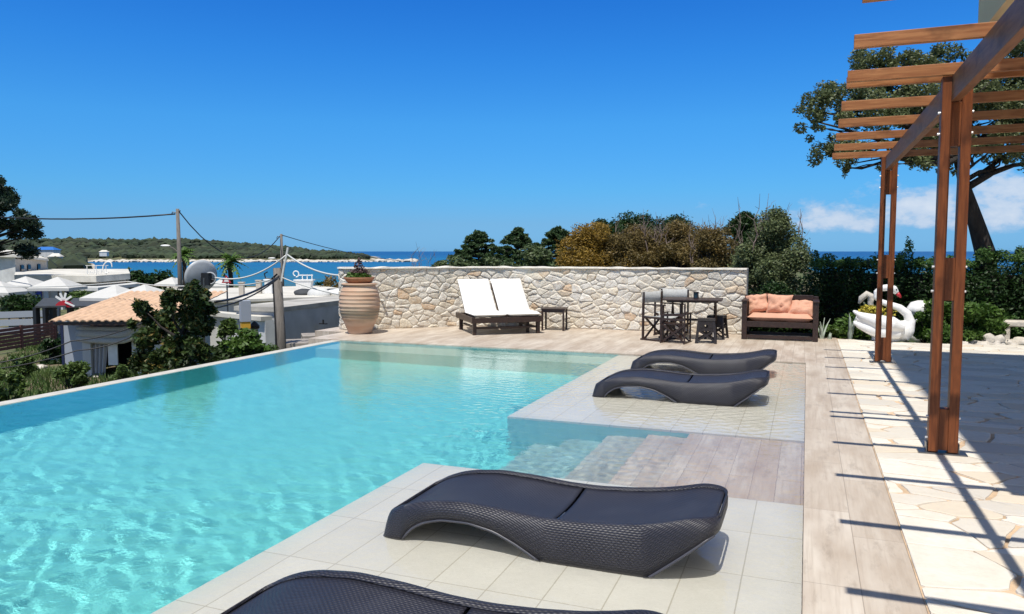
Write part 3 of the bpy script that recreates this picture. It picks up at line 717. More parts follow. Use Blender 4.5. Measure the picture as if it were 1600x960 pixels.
def lounger():
    root = thing('wave_lounger', 'x', 'sun lounger')
    XT = [(0, .15), (.06, .185), (.14, .212), (.3, .252), (.5, .272), (.74, .262), (.95, .243), (1.15, .240), (1.35, .252), (1.53, .272), (1.68, .302), (1.76, .326), (1.82, .334), (1.92, .334)]
    XB = [(0, 0), (.14, 0), (.185, .075), (.28, .135), (.4, .168), (.57, .172), (.73, .142), (.86, .088), (.97, .03), (1.02, 0), (1.56, 0), (1.72, .12), (1.87, .235), (1.92, .262)]
    XS = .972
    def nose(x, z): return x * XS + .05 * min(1, max(0, z) / .19) * max(0, 1 - x / .22)
    def interp(T, x):
        for (a, b), (c, d) in zip(T, T[1:]):
            if x <= c:
                t = (x - a) / (c - a); return b + (d - b) * t
        return T[-1][1]
    def smooth(T, x, w=.06): return sum(interp(T, max(0, min(1.92, x + k * w / 2))) for k in (-1.5, -.75, 0, .75, 1.5)) / 5
    NSt = 92; W = .345
    st = []
    for i in range(NSt + 1):
        s = -1 + 2 * i / NSt; q = math.sin(math.pi / 2 * math.copysign(abs(s) ** .82, s)) if abs(s) > .0 else 0
        x = .96 + .96 * q
        e = 14 if q < 0 else 7
        hw = W * max(0., 1 - abs(q) ** e) ** (1 / e); hw = max(hw, .004)
        st.append((x, hw, smooth(XT, x), (interp(XB, x) if x < .2 else smooth(XB, x, .03))))
    def ring(x, hw, zt, zb):
        r = []
        sc = hw / W; mid = (zt + zb) / 2; b = .022 * sc; flare = .03 * sc * max(0, 1 - x / .16)
        prof = [(hw + flare * .6, zb), (hw + flare * .2 + b * .6, zb + (zt - zb) * .25), (hw + b * .9, zb + (zt - zb) * .5), (hw + b * .6, zb + (zt - zb) * .78), (hw + .004, zt - .018), (hw - .012 * sc, zt - .003), (hw - .032 * sc, zt), (hw - .048 * sc, zt - .006), (hw - .054 * sc, zt - .012)]
        return prof
    mb = MB(); rings = []
    uvs = []
    for (x, hw, zt, zb) in st: rings.append(ring(x, hw, zt, zb))
    np_ = len(rings[0]); slen = 0; sl_ = [0]
    for a, b in zip(st, st[1:]): slen += math.hypot(b[0] - a[0], b[2] - a[2]) + abs(b[1] - a[1]) * .8; sl_.append(slen)
    def uvobj(name, V, F, UV, m, parent, sm=True):
        me = bpy.data.meshes.new(name); me.from_pydata(V, [], F); me.materials.append(m)
        lay = me.uv_layers.new(name='UVMap')
        for lp in me.loops: lay.data[lp.index].uv = UV[lp.vertex_index]
        me.polygons.foreach_set('use_smooth', [sm] * len(me.polygons)); me.update()
        o = bpy.data.objects.new(name, me); COL.objects.link(o); o.parent = parent; return o
    V = []; F = []; UV = []
    for side in (-1, 1):
        b0 = len(V)
        for i, (sx, r) in enumerate(zip(st, rings)):
            cum = 0; prev = None
            for (y, z) in r:
                if prev: cum += math.hypot(y - prev[0], z - prev[1])
                prev = (y, z)
                V.append((nose(sx[0], z), side * y, z)); UV.append((sl_[i], cum if cum < .12 else .12 + (cum - .12)))
        for i in range(len(st) - 1):
            for k in range(np_ - 1):
                a = b0 + i * np_ + k; q = (a, a + 1, a + np_ + 1, a + np_); F.append(q if side > 0 else q[::-1])
    n_side = len(V)
    # close the two ends across the width
    for i, fl in ((0, 1), (len(st) - 1, -1)):
        L0 = i * np_; R0 = len(st) * np_ + i * np_
        for k in range(np_ - 1):
            q = (L0 + k, L0 + k + 1, R0 + k + 1, R0 + k); F.append(q if fl > 0 else q[::-1])
    body = uvobj('shell', V, F, UV, M['weave'], root)
    so = body.modifiers.new('thickness', 'SOLIDIFY'); so.thickness = .012; so.offset = 0
    # the two woven panels, dished, with a slot between them
    def panel(name, xa, xb, dz):
        V = []; F = []; UV = []; nx_ = 40; nyp = 13
        for i in range(nx_ + 1):
            x = xa + (xb - xa) * i / nx_; q = (x - .96) / .96; e = 14 if q < 0 else 7
            hw = W * max(1e-4, 1 - abs(q) ** e) ** (1 / e) - .046
            hw = max(hw, .02); zt = smooth(XT, x); ed = min(1, (x - .01) / .1, (1.915 - x) / .1)
            for j in range(nyp):
                v = -1 + 2 * j / (nyp - 1)
                V.append((nose(x, .19), v * hw, zt - .009 - .020 * (1 - v * v) * max(0, ed) + dz)); UV.append((x * 1.02, v * hw + 1))
        for i in range(nx_):
            for j in range(nyp - 1): a = i * nyp + j; F.append((a, a + nyp, a + nyp + 1, a + 1))
        o = uvobj(name, V, F, UV, M['weave'], root); s = o.modifiers.new('thickness', 'SOLIDIFY'); s.thickness = .012; s.offset = -1
        return o
    panel('leg_panel', .012, 1.050, 0); panel('back_panel', 1.070, 1.905, .002)
    # pale trim tube along the arched lower edges
    t = MB()
    for side in (-1, 1):
        for xa, xb in ((.145, 1.0), (1.56, 1.90)):
            pts = []
            for k in range(25):
                x = xa + (xb - xa) * k / 24; q = (x - .96) / .96; e = 14 if q < 0 else 7
                hw = W * max(0, 1 - abs(q) ** e) ** (1 / e); zz = max(.008, smooth(XB, x, .03)); pts.append((nose(x, zz), side * (hw + .006), zz))
            t.tube(pts, .0085, 6)
    pieces(t, 'edge_trim', M['trim'], root, smooth='all')
    return root
L0 = lounger()
for i, (x, y, lab) in enumerate((
        (-2.25, 2.40, 'charcoal woven wave lounger in the foreground, cut off by the bottom of the photo'),
        (-2.24, 4.05, 'charcoal woven wave lounger shown whole on the near shelf'),
        (-2.22, 8.55, 'nearer charcoal woven wave lounger of the two on the far shelf'),
        (-2.21, 10.45, 'farthest charcoal woven wave lounger, behind the others near the table'))):
    o = L0 if i == 0 else copy_tree(L0); o.location = (x, y, -.046); o['label'] = lab; o['group'] = 'wave loungers standing in the pool shallows'
    for ch in o.children: RECV.append(ch)
# ------------------------------------------------------------------ jar
def build_jar():
    root = thing('terracotta_jar', 'big ribbed terracotta jar with weathered bands at the left end of the stone wall', 'jar', (-8.14, 12.82, 0))
    prof = [(.21, 0), (.225, .01), (.25, .08), (.30, .20), (.345, .31), (.375, .42), (.39, .54), (.388, .66), (.370, .78), (.345, .86), (.315, .92), (.30, .945)]
    P = []
    for i in range(len(prof) - 1):
        (r0, z0), (r1, z1) = prof[i], prof[i + 1]
        for k in range(8): t = k / 8; P.append((r0 + (r1 - r0) * t, z0 + (z1 - z0) * t))
    P.append(prof[-1])
    ribs = [.30, .36, .42, .47, .545, .62, .69, .765, .84]
    P = [(r + sum(.013 * math.exp(-((z - q) / .011) ** 2) for q in ribs), z) for r, z in P]
    b = MB(); b.lathe(P, n=48); b.build('body', M['terracotta'], root, smooth='all')
    b = MB(); b.lathe([(.30, .94), (.335, .95), (.345, .965), (.335, .98), (.27, .985), (.26, .94)], n=40); b.build('rim', M['terracotta'], root, smooth='all')
    bowl = thing('terracotta_bowl', 'shallow square brown planter bowl standing in the mouth of the big jar', 'planter', (-8.14, 12.82, .985))
    b = MB()
    b.lathe([(.20, 0), (.24, .02), (.285, .085), (.30, .09), (.30, .115), (.265, .115), (.25, .08), (.2, .075)], n=4 * 8); b.build('bowl', M['terracotta_dark'], bowl, smooth=True)
    b = MB(); b.lathe([(.26, .078), (.1, .095), (.01, .1)], n=16); b.build('soil', M['bark'], bowl)
    pl = thing('succulent_plant', 'yellow green succulent with a bushy plum coloured stem in the jar planter', 'plant', (-8.14, 12.82, 1.08))
    leaves('foliage', [((-8.26, 12.77, 1.12), (.12, .12, .07)), ((-8.06, 12.75, 1.11), (.13, .12, .07)), ((-8.14, 12.90, 1.12), (.2, .12, .06))], 420, .05, M['green_leaf'], pl, 3)
    leaves('plum_leaves', [((-8.16, 12.84, 1.3), (.10, .09, .12)), ((-8.10, 12.84, 1.2), (.12, .1, .08)), ((-8.26, 12.82, 1.2), (.09, .08, .05)), ((-8.14, 12.84, 1.42), (.04, .04, .05))], 420, .028, M['plum_leaf'], pl, 4)
    b = MB(); b.tube([(0, 0, 0), (-.01, .02, .2), (-.01, .02, .38)], [.012, .009, .004], 6); b.tube([(0, 0, .08), (.05, .02, .2)], .005, 5); b.build('stem', M['twig'], pl)
build_jar()
# ------------------------------------------------------------------ soft cushion helper
def cushion(w, d, h, puff=.35, seed=0, n=14, wr=.006, pinch=.06):
    """pillow: w x d, thickness h, local origin at centre"""
    vs = []; fs = []; N = n + 1
    for s in (1, -1):
        for j in range(N):
            for i in range(N):
                u = -1 + 2 * i / n; v = -1 + 2 * j / n
                e = (max(0, 1 - abs(u) ** 4) * max(0, 1 - abs(v) ** 4)) ** puff
                cor = 1 - pinch * (1 - abs(abs(u) - abs(v))) * (abs(u) * abs(v)) * 0 - pinch * (1 - abs(u)) * abs(v) ** 3 * 0
                k = 1 - pinch * (abs(v) ** 2 * (1 - u * u)); k2 = 1 - pinch * (abs(u) ** 2 * (1 - v * v))
                z = s * h / 2 * e + wr * noise.noise(Vector((u * 3 + seed, v * 3, s))) * e * 3
                vs.append((u * w / 2 * k2, v * d / 2 * k, z))
    for s in (0, 1):
        b = s * N * N
        for j in range(n):
            for i in range(n):
                a = b + j * N + i; q = (a, a + 1, a + N + 1, a + N); fs.append(q if s == 0 else q[::-1])
    def idx(i, j, s): return s * N * N + j * N + i
    return vs, fs
def pillow(name, size, loc, rot, m, parent, seed=0, puff=.35, wr=.006, pinch=.06):
    vs, fs = cushion(*size, puff=puff, seed=seed, wr=wr, pinch=pinch); mb = MB(); mb.add(vs, fs)
    o = mb.build(name, m, parent, smooth='all'); o.location = loc; o.rotation_euler = rot; return o
# ------------------------------------------------------------------ double daybed
def build_daybed():
    root = thing('double_daybed', 'double daybed with white mattresses and raised backs on a dark wooden frame', 'daybed', (-5.33, 13.60, 0), R(38))
    W, L = .68, 1.42
    f = MB()
    for s in (-1, 1): f.bb(s * W - .03, s * W + .03, 0.0, L, .235, .345)
    f.bb(-W + .03, W - .03, .0, .05, .235, .335); f.bb(-W + .03, W - .03, L - .05, L, .235, .335); f.bb(-.025, .025, .05, L - .05, .24, .33)
    f.bb(-W + .03, W - .03, .12, .16, .11, .15)
    for s in (-1, 1): f.bb(s * .58 - .02, s * .58 + .02, .16, 1.2, .11, .15)
    f.build('frame', M['dark_wood'], root, bevel=.004)
    for x in (-.64, .64):
        for y in (.10, 1.22): b = MB(); b.bb(x - .035, x + .035, y - .035, y + .035, 0, .235); b.build('leg', M['dark_wood'], root, bevel=.004)
    for x in (.50,): b = MB(); b.bb(x - .03, x + .03, .3, .36, 0, .24); b.build('leg', M['dark_wood'], root, bevel=.004)
    s_ = MB()
    for k in range(8): s_.bb(-W + .035, W - .035, .1 + k * .09, .15 + k * .09, .335, .350)
    s_.build('slats', M['dark_wood'], root)
    th = R(43); hinge = .74
    for s in (-1, 1):
        bk = MB(); c0 = Vector((s * .34, hinge, .35)); dv = Vector((0, math.cos(th), math.sin(th)))
        for q in (-.30, .30): bk.bar(c0 + Vector((q, 0, 0)), c0 + Vector((q, 0, 0)) + dv * .86, .035, .03)
        for k in range(8): p = c0 + dv * (.06 + k * .11); bk.bar(p - Vector((.3, 0, 0)), p + Vector((.3, 0, 0)), .02, .05)
        bk.build('backrest', M['dark_wood'], root)
        for (y0, y1) in ((0, 1),):
            pillow('seat_cushion', (.66, .76, .085), (s * .345, .375, .392), (0, 0, 0), M['white_cushion'], root, s, .10, .002, .01)
            cc = c0 + dv * .46 + Vector((0, -math.sin(th), math.cos(th))) * .065
            pillow('back_cushion', (.655, .93, .085), (s * .350, cc.y, cc.z), (th, 0, 0), M['white_cushion'], root, s + 4, .10, .002, .01)
    pr = MB()
    for s in (-1, 1): pr.bar((s * .3, 1.35, .25), (s * .3, 1.2, .78), .03, .03)
    pieces(pr, 'prop', M['dark_wood'], root)
build_daybed()
def build_side_table():
    root = thing('side_table', 'small low dark wooden side table beside the white daybed', 'side table', (-4.78, 14.80, 0), R(8))
    b = MB()
    for k in range(5): b.bb(-.25, .25, -.225 + k * .091, -.225 + k * .091 + .085, .43, .45)
    b.build('tabletop', M['dark_wood'], root, bevel=.003)
    b = MB(); b.bb(-.2, .2, -.2, -.18, .37, .428); b.bb(-.2, .2, .18, .2, .37, .428); b.bb(-.22, -.2, -.18, .18, .37, .428); b.bb(.2, .22, -.18, .18, .37, .428); pieces(b, 'apron', M['dark_wood'], root)
    for x in (-.215, .215):
        for y in (-.195, .195): b = MB(); b.bb(x - .018, x + .018, y - .018, y + .018, 0, .428); b.build('leg', M['dark_wood'], root, bevel=.002)
build_side_table()
# ------------------------------------------------------------------ dining set
def build_table():
    root = thing('dining_table', 'dark slatted wooden folding table in front of the stone wall', 'table', (-1.93, 14.22, 0), R(4))
    b = MB()
    for k in range(8): b.bb(-.52, .52, -.40 + k * .1, -.40 + k * .1 + .09, .715, .738)
    b.build('tabletop', M['dark_wood'], root, bevel=.003)
    for x in (-.38, .38):
        b = MB(); b.bar((x, -.33, 0), (x, .25, .71), .03, .045); b.bar((x + .033, .33, 0), (x + .033, -.25, .71), .03, .045); b.build('leg', M['dark_wood'], root, bevel=.003)
    b = MB(); b.bb(-.38, .41, -.02, .02, .33, .37); b.bb(-.45, .45, -.27, -.23, .68, .712); b.bb(-.45, .45, .23, .27, .68, .712); pieces(b, 'rail', M['dark_wood'], root)
build_table()
def candle():
    o = thing('candle_holder', 'small dark square lantern standing on the dining table', 'lantern', (-1.87, 14.15, .738))
    b = MB(); b.bb(-.04, .04, -.04, .04, 0, .012); b.bb(-.045, .045, -.045, .045, .115, .13)
    for x in (-.035, .035):
        for y in (-.035, .035): b.bb(x - .006, x + .006, y - .006, y + .006, .012, .115)
    b.build('frame', M['dark_wood'], o)
    b = MB(); b.bb(-.029, .029, -.029, .029, .012, .112); b.build('glass', M['glass_dark'], o)
candle()
def chair(canvas):
    root = thing('folding_chair', 'x', 'chair')
    # faces -y : width along x
    for s in (-1, 1):
        b = MB(); b.bb(s * .26 - .015, s * .26 + .015, .20, .24, .02, .87); b.build('back_leg', M['dark_wood'], root, bevel=.002)
        b = MB(); b.bb(s * .26 - .015, s * .26 + .015, -.24, -.20, .02, .64); b.build('front_leg', M['dark_wood'], root, bevel=.002)
        b = MB(); b.bb(s * .26 - .025, s * .26 + .025, -.27, .19, .64, .66); b.build('armrest', M['dark_wood'], root, bevel=.002)
        b = MB(); b.bb(s * .26 - .014, s * .26 + .014, -.27, .27, .0, .03); b.bb(s * .26 - .012, s * .26 + .012, -.2, .2, .40, .43); pieces(b, 'side_rail', M['dark_wood'], root)
    for y in (-.19, .19):
        b = MB(); b.bar((-.25, y, .03), (.25, y + .012, .42), .02, .035); b.bar((.25, y - .012, .03), (-.25, y + .002, .42), .02, .035); pieces(b, 'cross_brace', M['dark_wood'], root)
    m = M['canvas'] if canvas else M['dark_wood']
    b = MB(); N = 10; vs = []
    for i in range(N + 1):
        for j in range(3): u = -1 + 2 * i / N; vs.append((u * .26, -.2 + .4 * j / 2, .445 - .035 * (1 - u * u)))
    b.add(vs, [(i * 3 + j, (i + 1) * 3 + j, (i + 1) * 3 + j + 1, i * 3 + j + 1) for i in range(N) for j in range(2)])
    o = b.build('seat', M['canvas'] if canvas != 0 else m, root, smooth='all'); s = o.modifiers.new('t', 'SOLIDIFY'); s.thickness = .008
    if canvas:
        b = MB(); vs = []
        for i in range(N + 1):
            for j in range(3): u = -1 + 2 * i / N; vs.append((u * .275, .22 + .03 * (1 - u * u), .67 + .19 * j / 2 + (.02 * abs(u) if j == 2 else 0)))
        b.add(vs, [(i * 3 + j, (i + 1) * 3 + j, (i + 1) * 3 + j + 1, i * 3 + j + 1) for i in range(N) for j in range(2)])
        o = b.build('backrest', m, root, smooth='all'); s = o.modifiers.new('t', 'SOLIDIFY'); s.thickness = .008
    else:
        b = MB()
        for z in (.50, .60): b.bb(-.245, .245, .205, .235, z, z + .05)
        b.build('backrest', m, root)
    return root
ca = chair(1); ca.location = (-2.42, 13.80, 0); ca.rotation_euler.z = R(62); ca['label'] = 'folding chair with pale canvas seen from the side at the left end of the table'; ca['group'] = 'folding chairs round the table'
cb = copy_tree(ca); cb.location = (-2.40, 14.72, 0); cb.rotation_euler.z = R(-6); cb['label'] = 'folding chair with white canvas back nearest the wall behind the table'
cc_ = chair(0); cc_.location = (-2.12, 13.48, 0); cc_.rotation_euler.z = R(172); cc_.scale = (.8, .8, .8); cc_['label'] = 'all dark folding chair in front of the table with its back to the pool'; cc_['group'] = 'folding chairs round the table'
def stool():
    root = thing('plastic_stool', 'x', 'stool')
    b = MB(); b.bb(-.15, .15, -.13, .13, .41, .43); b.bb(-.155, .155, -.135, .135, .39, .41); b.build('seat', M['black_plastic'], root, bevel=.006)
    for s in (-1, 1):
        b = MB(); y0 = s * .12; y1 = s * .16
        for q in (-1, 1): b.bar((q * .165, y1, 0), (q * .125, y0, .40), .045, .012, up=(0, 1, 0))
        b.bar((-.135, y1 - s * .004, .05), (.12, y1 - s * .02, .22), .03, .01, up=(0, 1, 0)); b.bar((.135, y1 - s * .004, .05), (-.12, y1 - s * .02, .22), .03, .01, up=(0, 1, 0))
        b.bar((-.125, y0, .36), (.125, y0, .36), .07, .01, up=(0, 1, 0)); b.bar((-.13, y0 + s * .012, .24), (.13, y0 + s * .012, .24), .05, .01, up=(0, 1, 0))
        n = 20; vs = []
        for k in range(n):
            a = 2 * math.pi * k / n
            for r in (.035, .062): vs.append((r * math.cos(a), y0 + s * .006, .305 + r * math.sin(a)))
        b.add(vs, [(2 * k, 2 * k + 1, (2 * k + 3) % (2 * n), (2 * k + 2) % (2 * n)) for k in range(n)])
        b.bb(-.125, -.05, y0 - .004 + s * .006, y0 + .004 + s * .006, .27, .34); b.bb(.05, .125, y0 - .004 + s * .006, y0 + .004 + s * .006, .27, .34)
        b.build('leg_frame', M['black_plastic'], root)
    for q in (-1, 1):
        b = MB(); b.bb(q * .15 - .006, q * .15 + .006, -.12, .12, .2, .25); b.build('side_brace', M['black_plastic'], root)
    return root
s0 = stool(); s0.location = (-1.62, 13.66, 0); s0.rotation_euler.z = R(6); s0['label'] = 'black plastic folding stool in front, nearest the pool, by the table'; s0['group'] = 'black plastic stools'
s1_ = copy_tree(s0); s1_.location = (-1.52, 14.40, 0); s1_.rotation_euler.z = R(-8); s1_['label'] = 'black plastic folding stool partly under the right end of the table'
# ------------------------------------------------------------------ sofa
def build_sofa():
    root = thing('wooden_sofa', 'dark wooden two seat sofa with a salmon seat mattress in front of the hedge', 'sofa', (-.435, 14.82, 0))
    for x in (-.605, .605):
        for y, h in ((-.35, .69), (.33, .77)): b = MB(); b.bb(x - .045, x + .045, y - .04, y + .04, 0, h); b.build('leg', M['dark_wood'], root, bevel=.004)
        b = MB(); b.bb(x - .055, x + .055, -.41, .29, .692, .72); b.build('armrest', M['dark_wood'], root, bevel=.004)
        b = MB()
        for z in (.26, .38, .5, .6): b.bb(x - .015, x + .015, -.31, .29, z, z + .07)
        b.build('side_slats', M['dark_wood'], root)
        b = MB(); b.bb(x - .03, x + .03, -.31, .29, .03, .08); pieces(b, 'rail', M['dark_wood'], root)
    b = MB(); b.bb(-.56, .56, -.385, -.345, .235, .335); b.bb(-.56, .56, .28, .33, .235, .335)
    for k in range(6): b.bb(-.555, .555, -.33 + k * .105, -.26 + k * .105, .30, .325)
    b.build('seat_frame', M['dark_wood'], root, bevel=.003)
    b = MB(); b.bb(-.56, .56, -.375, -.335, .03, .085); b.bb(-.56, .56, .3, .34, .03, .085); pieces(b, 'rail', M['dark_wood'], root)
    b = MB(); b.bb(-.56, .56, .30, .36, .70, .79)
    for z in (.40, .50, .60): b.bb(-.56, .56, .315, .345, z, z + .07)
    b.build('backrest', M['dark_wood'], root, bevel=.003)
    pillow('seat_mattress', (1.12, .62, .14), (0, -.03, .405), (0, 0, 0), M['orange_cushion'], root, 2, .16, .008, .02)
    for i, (w, d, x, y, z, rx, ry, rz, lab) in enumerate((
            (.40, .38, -.40, .06, .63, 62, -8, 14, 'salmon throw cushion slumped in the left corner of the sofa'),
            (.46, .40, -.02, .03, .63, 66, 3, 2, 'square salmon throw cushion upright in the middle of the sofa'),
            (.46, .36, .37, .03, .56, 38, 5, -6, 'salmon throw cushion lying back in the right corner of the sofa'))):
        vs, fs = cushion(w, d, .19, .42, i * 5, wr=.022, pinch=.12); mb = MB(); mb.add(vs, fs)
        o = mb.build('throw_cushion', M['orange_cushion'], smooth='all'); o.location = (x - .435, y + 14.82, z); o.rotation_euler = (R(rx), R(ry), R(rz))
        tag(o, lab, 'cushion', 'throw cushions on the sofa')
build_sofa()
# ------------------------------------------------------------------ swan planter
def build_swan():
    root = thing('swan_planter', 'white swan shaped garden planter with a red beak at the edge of the paving', 'planter', (1.30, 15.05, 0))
    def remeshed(name, mb, m, vox=.014, sm=6):
        o = mb.build(name, m, root, smooth='all')
        r = o.modifiers.new('r', 'REMESH'); r.mode = 'VOXEL'; r.voxel_size = vox; r.use_smooth_shade = True
        s = o.modifiers.new('s', 'SMOOTH'); s.iterations = sm; s.factor = .5; return o
    b = MB()
    b.blob((.07, 0, .20), (.34, .22, .20), 3, 0); b.blob((.30, 0, .19), (.16, .16, .19), 3, 0)
    for s in (-1, 1):
        b.tube([(.30, s * .16, .26), (.12, s * .23, .33), (-.12, s * .22, .37), (-.34, s * .15, .44), (-.50, s * .10, .52)], [.08, .13, .12, .075, .02], 14)
        b.tube([(.25, s * .14, .16), (.0, s * .20, .18), (-.22, s * .17, .22), (-.40, s * .12, .28), (-.49, s * .09, .32)], [.10, .13, .10, .06, .025], 14)
        b.tube([(.1, s * .2, .26), (-.15, s * .19, .29), (-.45, s * .11, .40)], [.08, .09, .03], 12)
    b.blob((.05, 0, .03), (.25, .17, .05), 3, 0)
    b.tube([(.30, 0, .10), (.40, 0, .22), (.425, 0, .36), (.375, 0, .50), (.25, 0, .60), (.09, 0, .655), (-.05, 0, .70), (-.13, 0, .78), (-.13, 0, .87), (-.05, 0, .945), (.06, 0, .96), (.15, 0, .93), (.20, 0, .86)],
           [.14, .11, .085, .075, .066, .058, .052, .052, .055, .058, .062, .068, .042], 16)
    remeshed('body', b, M['white_paint'])
    b = MB(); b.tube([(.205, 0, .862), (.235, 0, .82), (.27, 0, .785)], [.036, .030, .012], 12); b.build('beak', M['red_paint'], root, smooth='all')
    for s in (-1, 1): b = MB(); b.blob((.185, s * .052, .925), (.014, .008, .014), 2, 0); b.build('eye', M['cable_black'], root)
    pl = thing('yellow_planting', 'yellow green flowering plants growing in the back of the swan planter', 'plant', (1.3, 15.05, .38))
    leaves('foliage', [((1.2, 15.05, .50), (.28, .14, .13)), ((1.05, 15.07, .55), (.15, .12, .1))], 700, .035, M['flower'], pl, 9)
    # pale drooping bird ornament behind the swan's tail
    o = thing('bird_ornament', 'small pale grey drooping bird ornament just behind the neck of the swan', 'ornament', (1.12, 15.38, .0))
    b = MB(); b.tube([(.05, 0, 0), (.03, 0, .45), (-.02, 0, .66), (0, 0, .78), (-.08, 0, .82), (-.17, 0, .74), (-.21, 0, .64)], [.03, .035, .05, .07, .06, .055, .02], 12)
    ob = b.build('body', M['rock'], o, smooth='all')
build_swan()
# ------------------------------------------------------------------ trees and plants on the right and behind the wall
def trunk_mesh(name, parent, segs, m=None, n=8):
    b = MB()
    for pts, rad in segs: b.tube(pts, rad, n)
    return b.build(name, m or M['bark'], parent, smooth='all', world=True)
def wiggle(p, q, n, amp, seed):
    r = random.Random(seed); p, q = Vector(p), Vector(q); out = [p]
    for i in range(1, n): out.append(p.lerp(q, i / n) + Vector((r.uniform(-amp, amp), r.uniform(-amp, amp), r.uniform(-amp, amp) * .6)))
    return out + [q]
def big_oak():
    K = .86; base = G(1532, 17.2 * K, -.12)
    root = thing('oak_tree', 'tall evergreen oak with a dark leaning trunk and wide crown behind the pergola', 'tree', base)
    T = [G(1532, 17.2 * K, -.12), A(1538, 470, 17.2 * K), A(1541, 400, 17.2 * K), A(1524, 345, 17.1 * K), A(1508, 295, 17 * K), A(1497, 245, 16.9 * K), A(1490, 200, 16.9 * K)]
    trunk_mesh('trunk', root, [(T, [.25, .23, .185, .14, .105, .09, .075])], n=12)
    cl = []
    spots = [(1292, 178, .50, 16.6), (1298, 225, .42, 16.4), (1335, 140, .62, 17), (1330, 235, .40, 16), (1372, 110, .55, 17.4), (1380, 175, .75, 16.6), (1408, 232, .48, 16.4), (1425, 115, .62, 17.6), (1440, 180, .8, 17.2), (1455, 240, .36, 16.9), (1478, 105, .5, 17.4),
             (1500, 165, .8, 17), (1545, 120, .75, 17.5), (1560, 185, .85, 16.8), (1605, 150, .95, 17.4), (1600, 215, .6, 16.6), (1660, 170, 1.1, 17), (1720, 210, .9, 17), (1530, 225, .34, 16.5), (1480, 255, .26, 16.8), (1390, 255, .22, 16.2), (1562, 245, .22, 16.8), (1320, 262, .16, 16.2), (1273, 190, .22, 16.4), (1640, 90, .8, 17.6), (1350, 100, .3, 17.3)]
    limbs = []
    j = T[-1]
    for i, (px, py, r, d) in enumerate(spots):
        r *= K; c = A(px, py, d * K); cl.append((c, (r, r * 1.1, r * .85)))
        st_ = T[5] if i % 3 else T[-1]
        if py > 200 and px > 1500: st_ = T[4]
        w = wiggle(st_, c, 5, .18, i); limbs.append((w, [.075, .06, .045, .033, .022, .01]))
        for q in range(3):
            rr = random.Random(i * 7 + q); e = c + Vector((rr.uniform(-r, r), rr.uniform(-r, r), rr.uniform(-r, r) * .6)); limbs.append((wiggle(w[3], e, 3, .08, i + q), [.025, .018, .012, .005]))
    trunk_mesh('limbs', root, limbs, n=6)
    cl2 = []
    for i, (c, r) in enumerate(cl):
        rr = random.Random(i + 50)
        for q in range(15):
            u = Vector((rr.gauss(0, 1), rr.gauss(0, 1), rr.gauss(0, 1))).normalized(); s = rr.uniform(.16, .42)
            cl2.append((c + Vector((u.x * r[0], u.y * r[1], u.z * r[2])) * rr.uniform(.3, 1.28), (r[0] * s, r[1] * s, r[2] * s * 1.1)))
    leaves('crown', cl2, 88000, .034, M['oak_leaf'], root, 21, shell=.15, elong=2.1)
big_oak()
def hedge():
    root = thing('conifer_hedge', 'dark dense clipped conifer hedge along the back of the garden', 'hedge', (3.2, 17.0, -.1))
    cl = []; rr = random.Random(3); x = .15
    core = MB()
    while x < 9:
        for (dy, z0, hz) in ((0, .35, .62), (-.05, .93, .47 + (.10 if x > 3.0 else 0))):
            cl.append(((x + rr.uniform(-.12, .12), 16.9 + dy + rr.uniform(-.12, .12), z0 + rr.uniform(-.08, .08)), (.36, .55, hz)))
        x += .27
    core.bb(.3, 9, 16.75, 17.25, -.12, 1.15); core.build('stems_or_core', M['bark'], root, world=True)  # solid dark box as core, standing in for the hedge's shaded inside
    leaves('foliage', cl, 120000, .032, M['hedge_leaf'], root, 5, elong=2.2)
    tips = []; x = .15
    while x < 9:
        h = rr.uniform(.06, .16) * (2.4 if rr.random() < .10 else 1); tips.append(((x, 16.75 + rr.uniform(-.3, .3), 1.31 + (.12 if x > 3.0 else 0) + h * .6), (.09, .10, h))); x += .10
    leaves('shoots', tips, 22000, .026, M['hedge_tip'], root, 6, elong=2.6)
hedge()
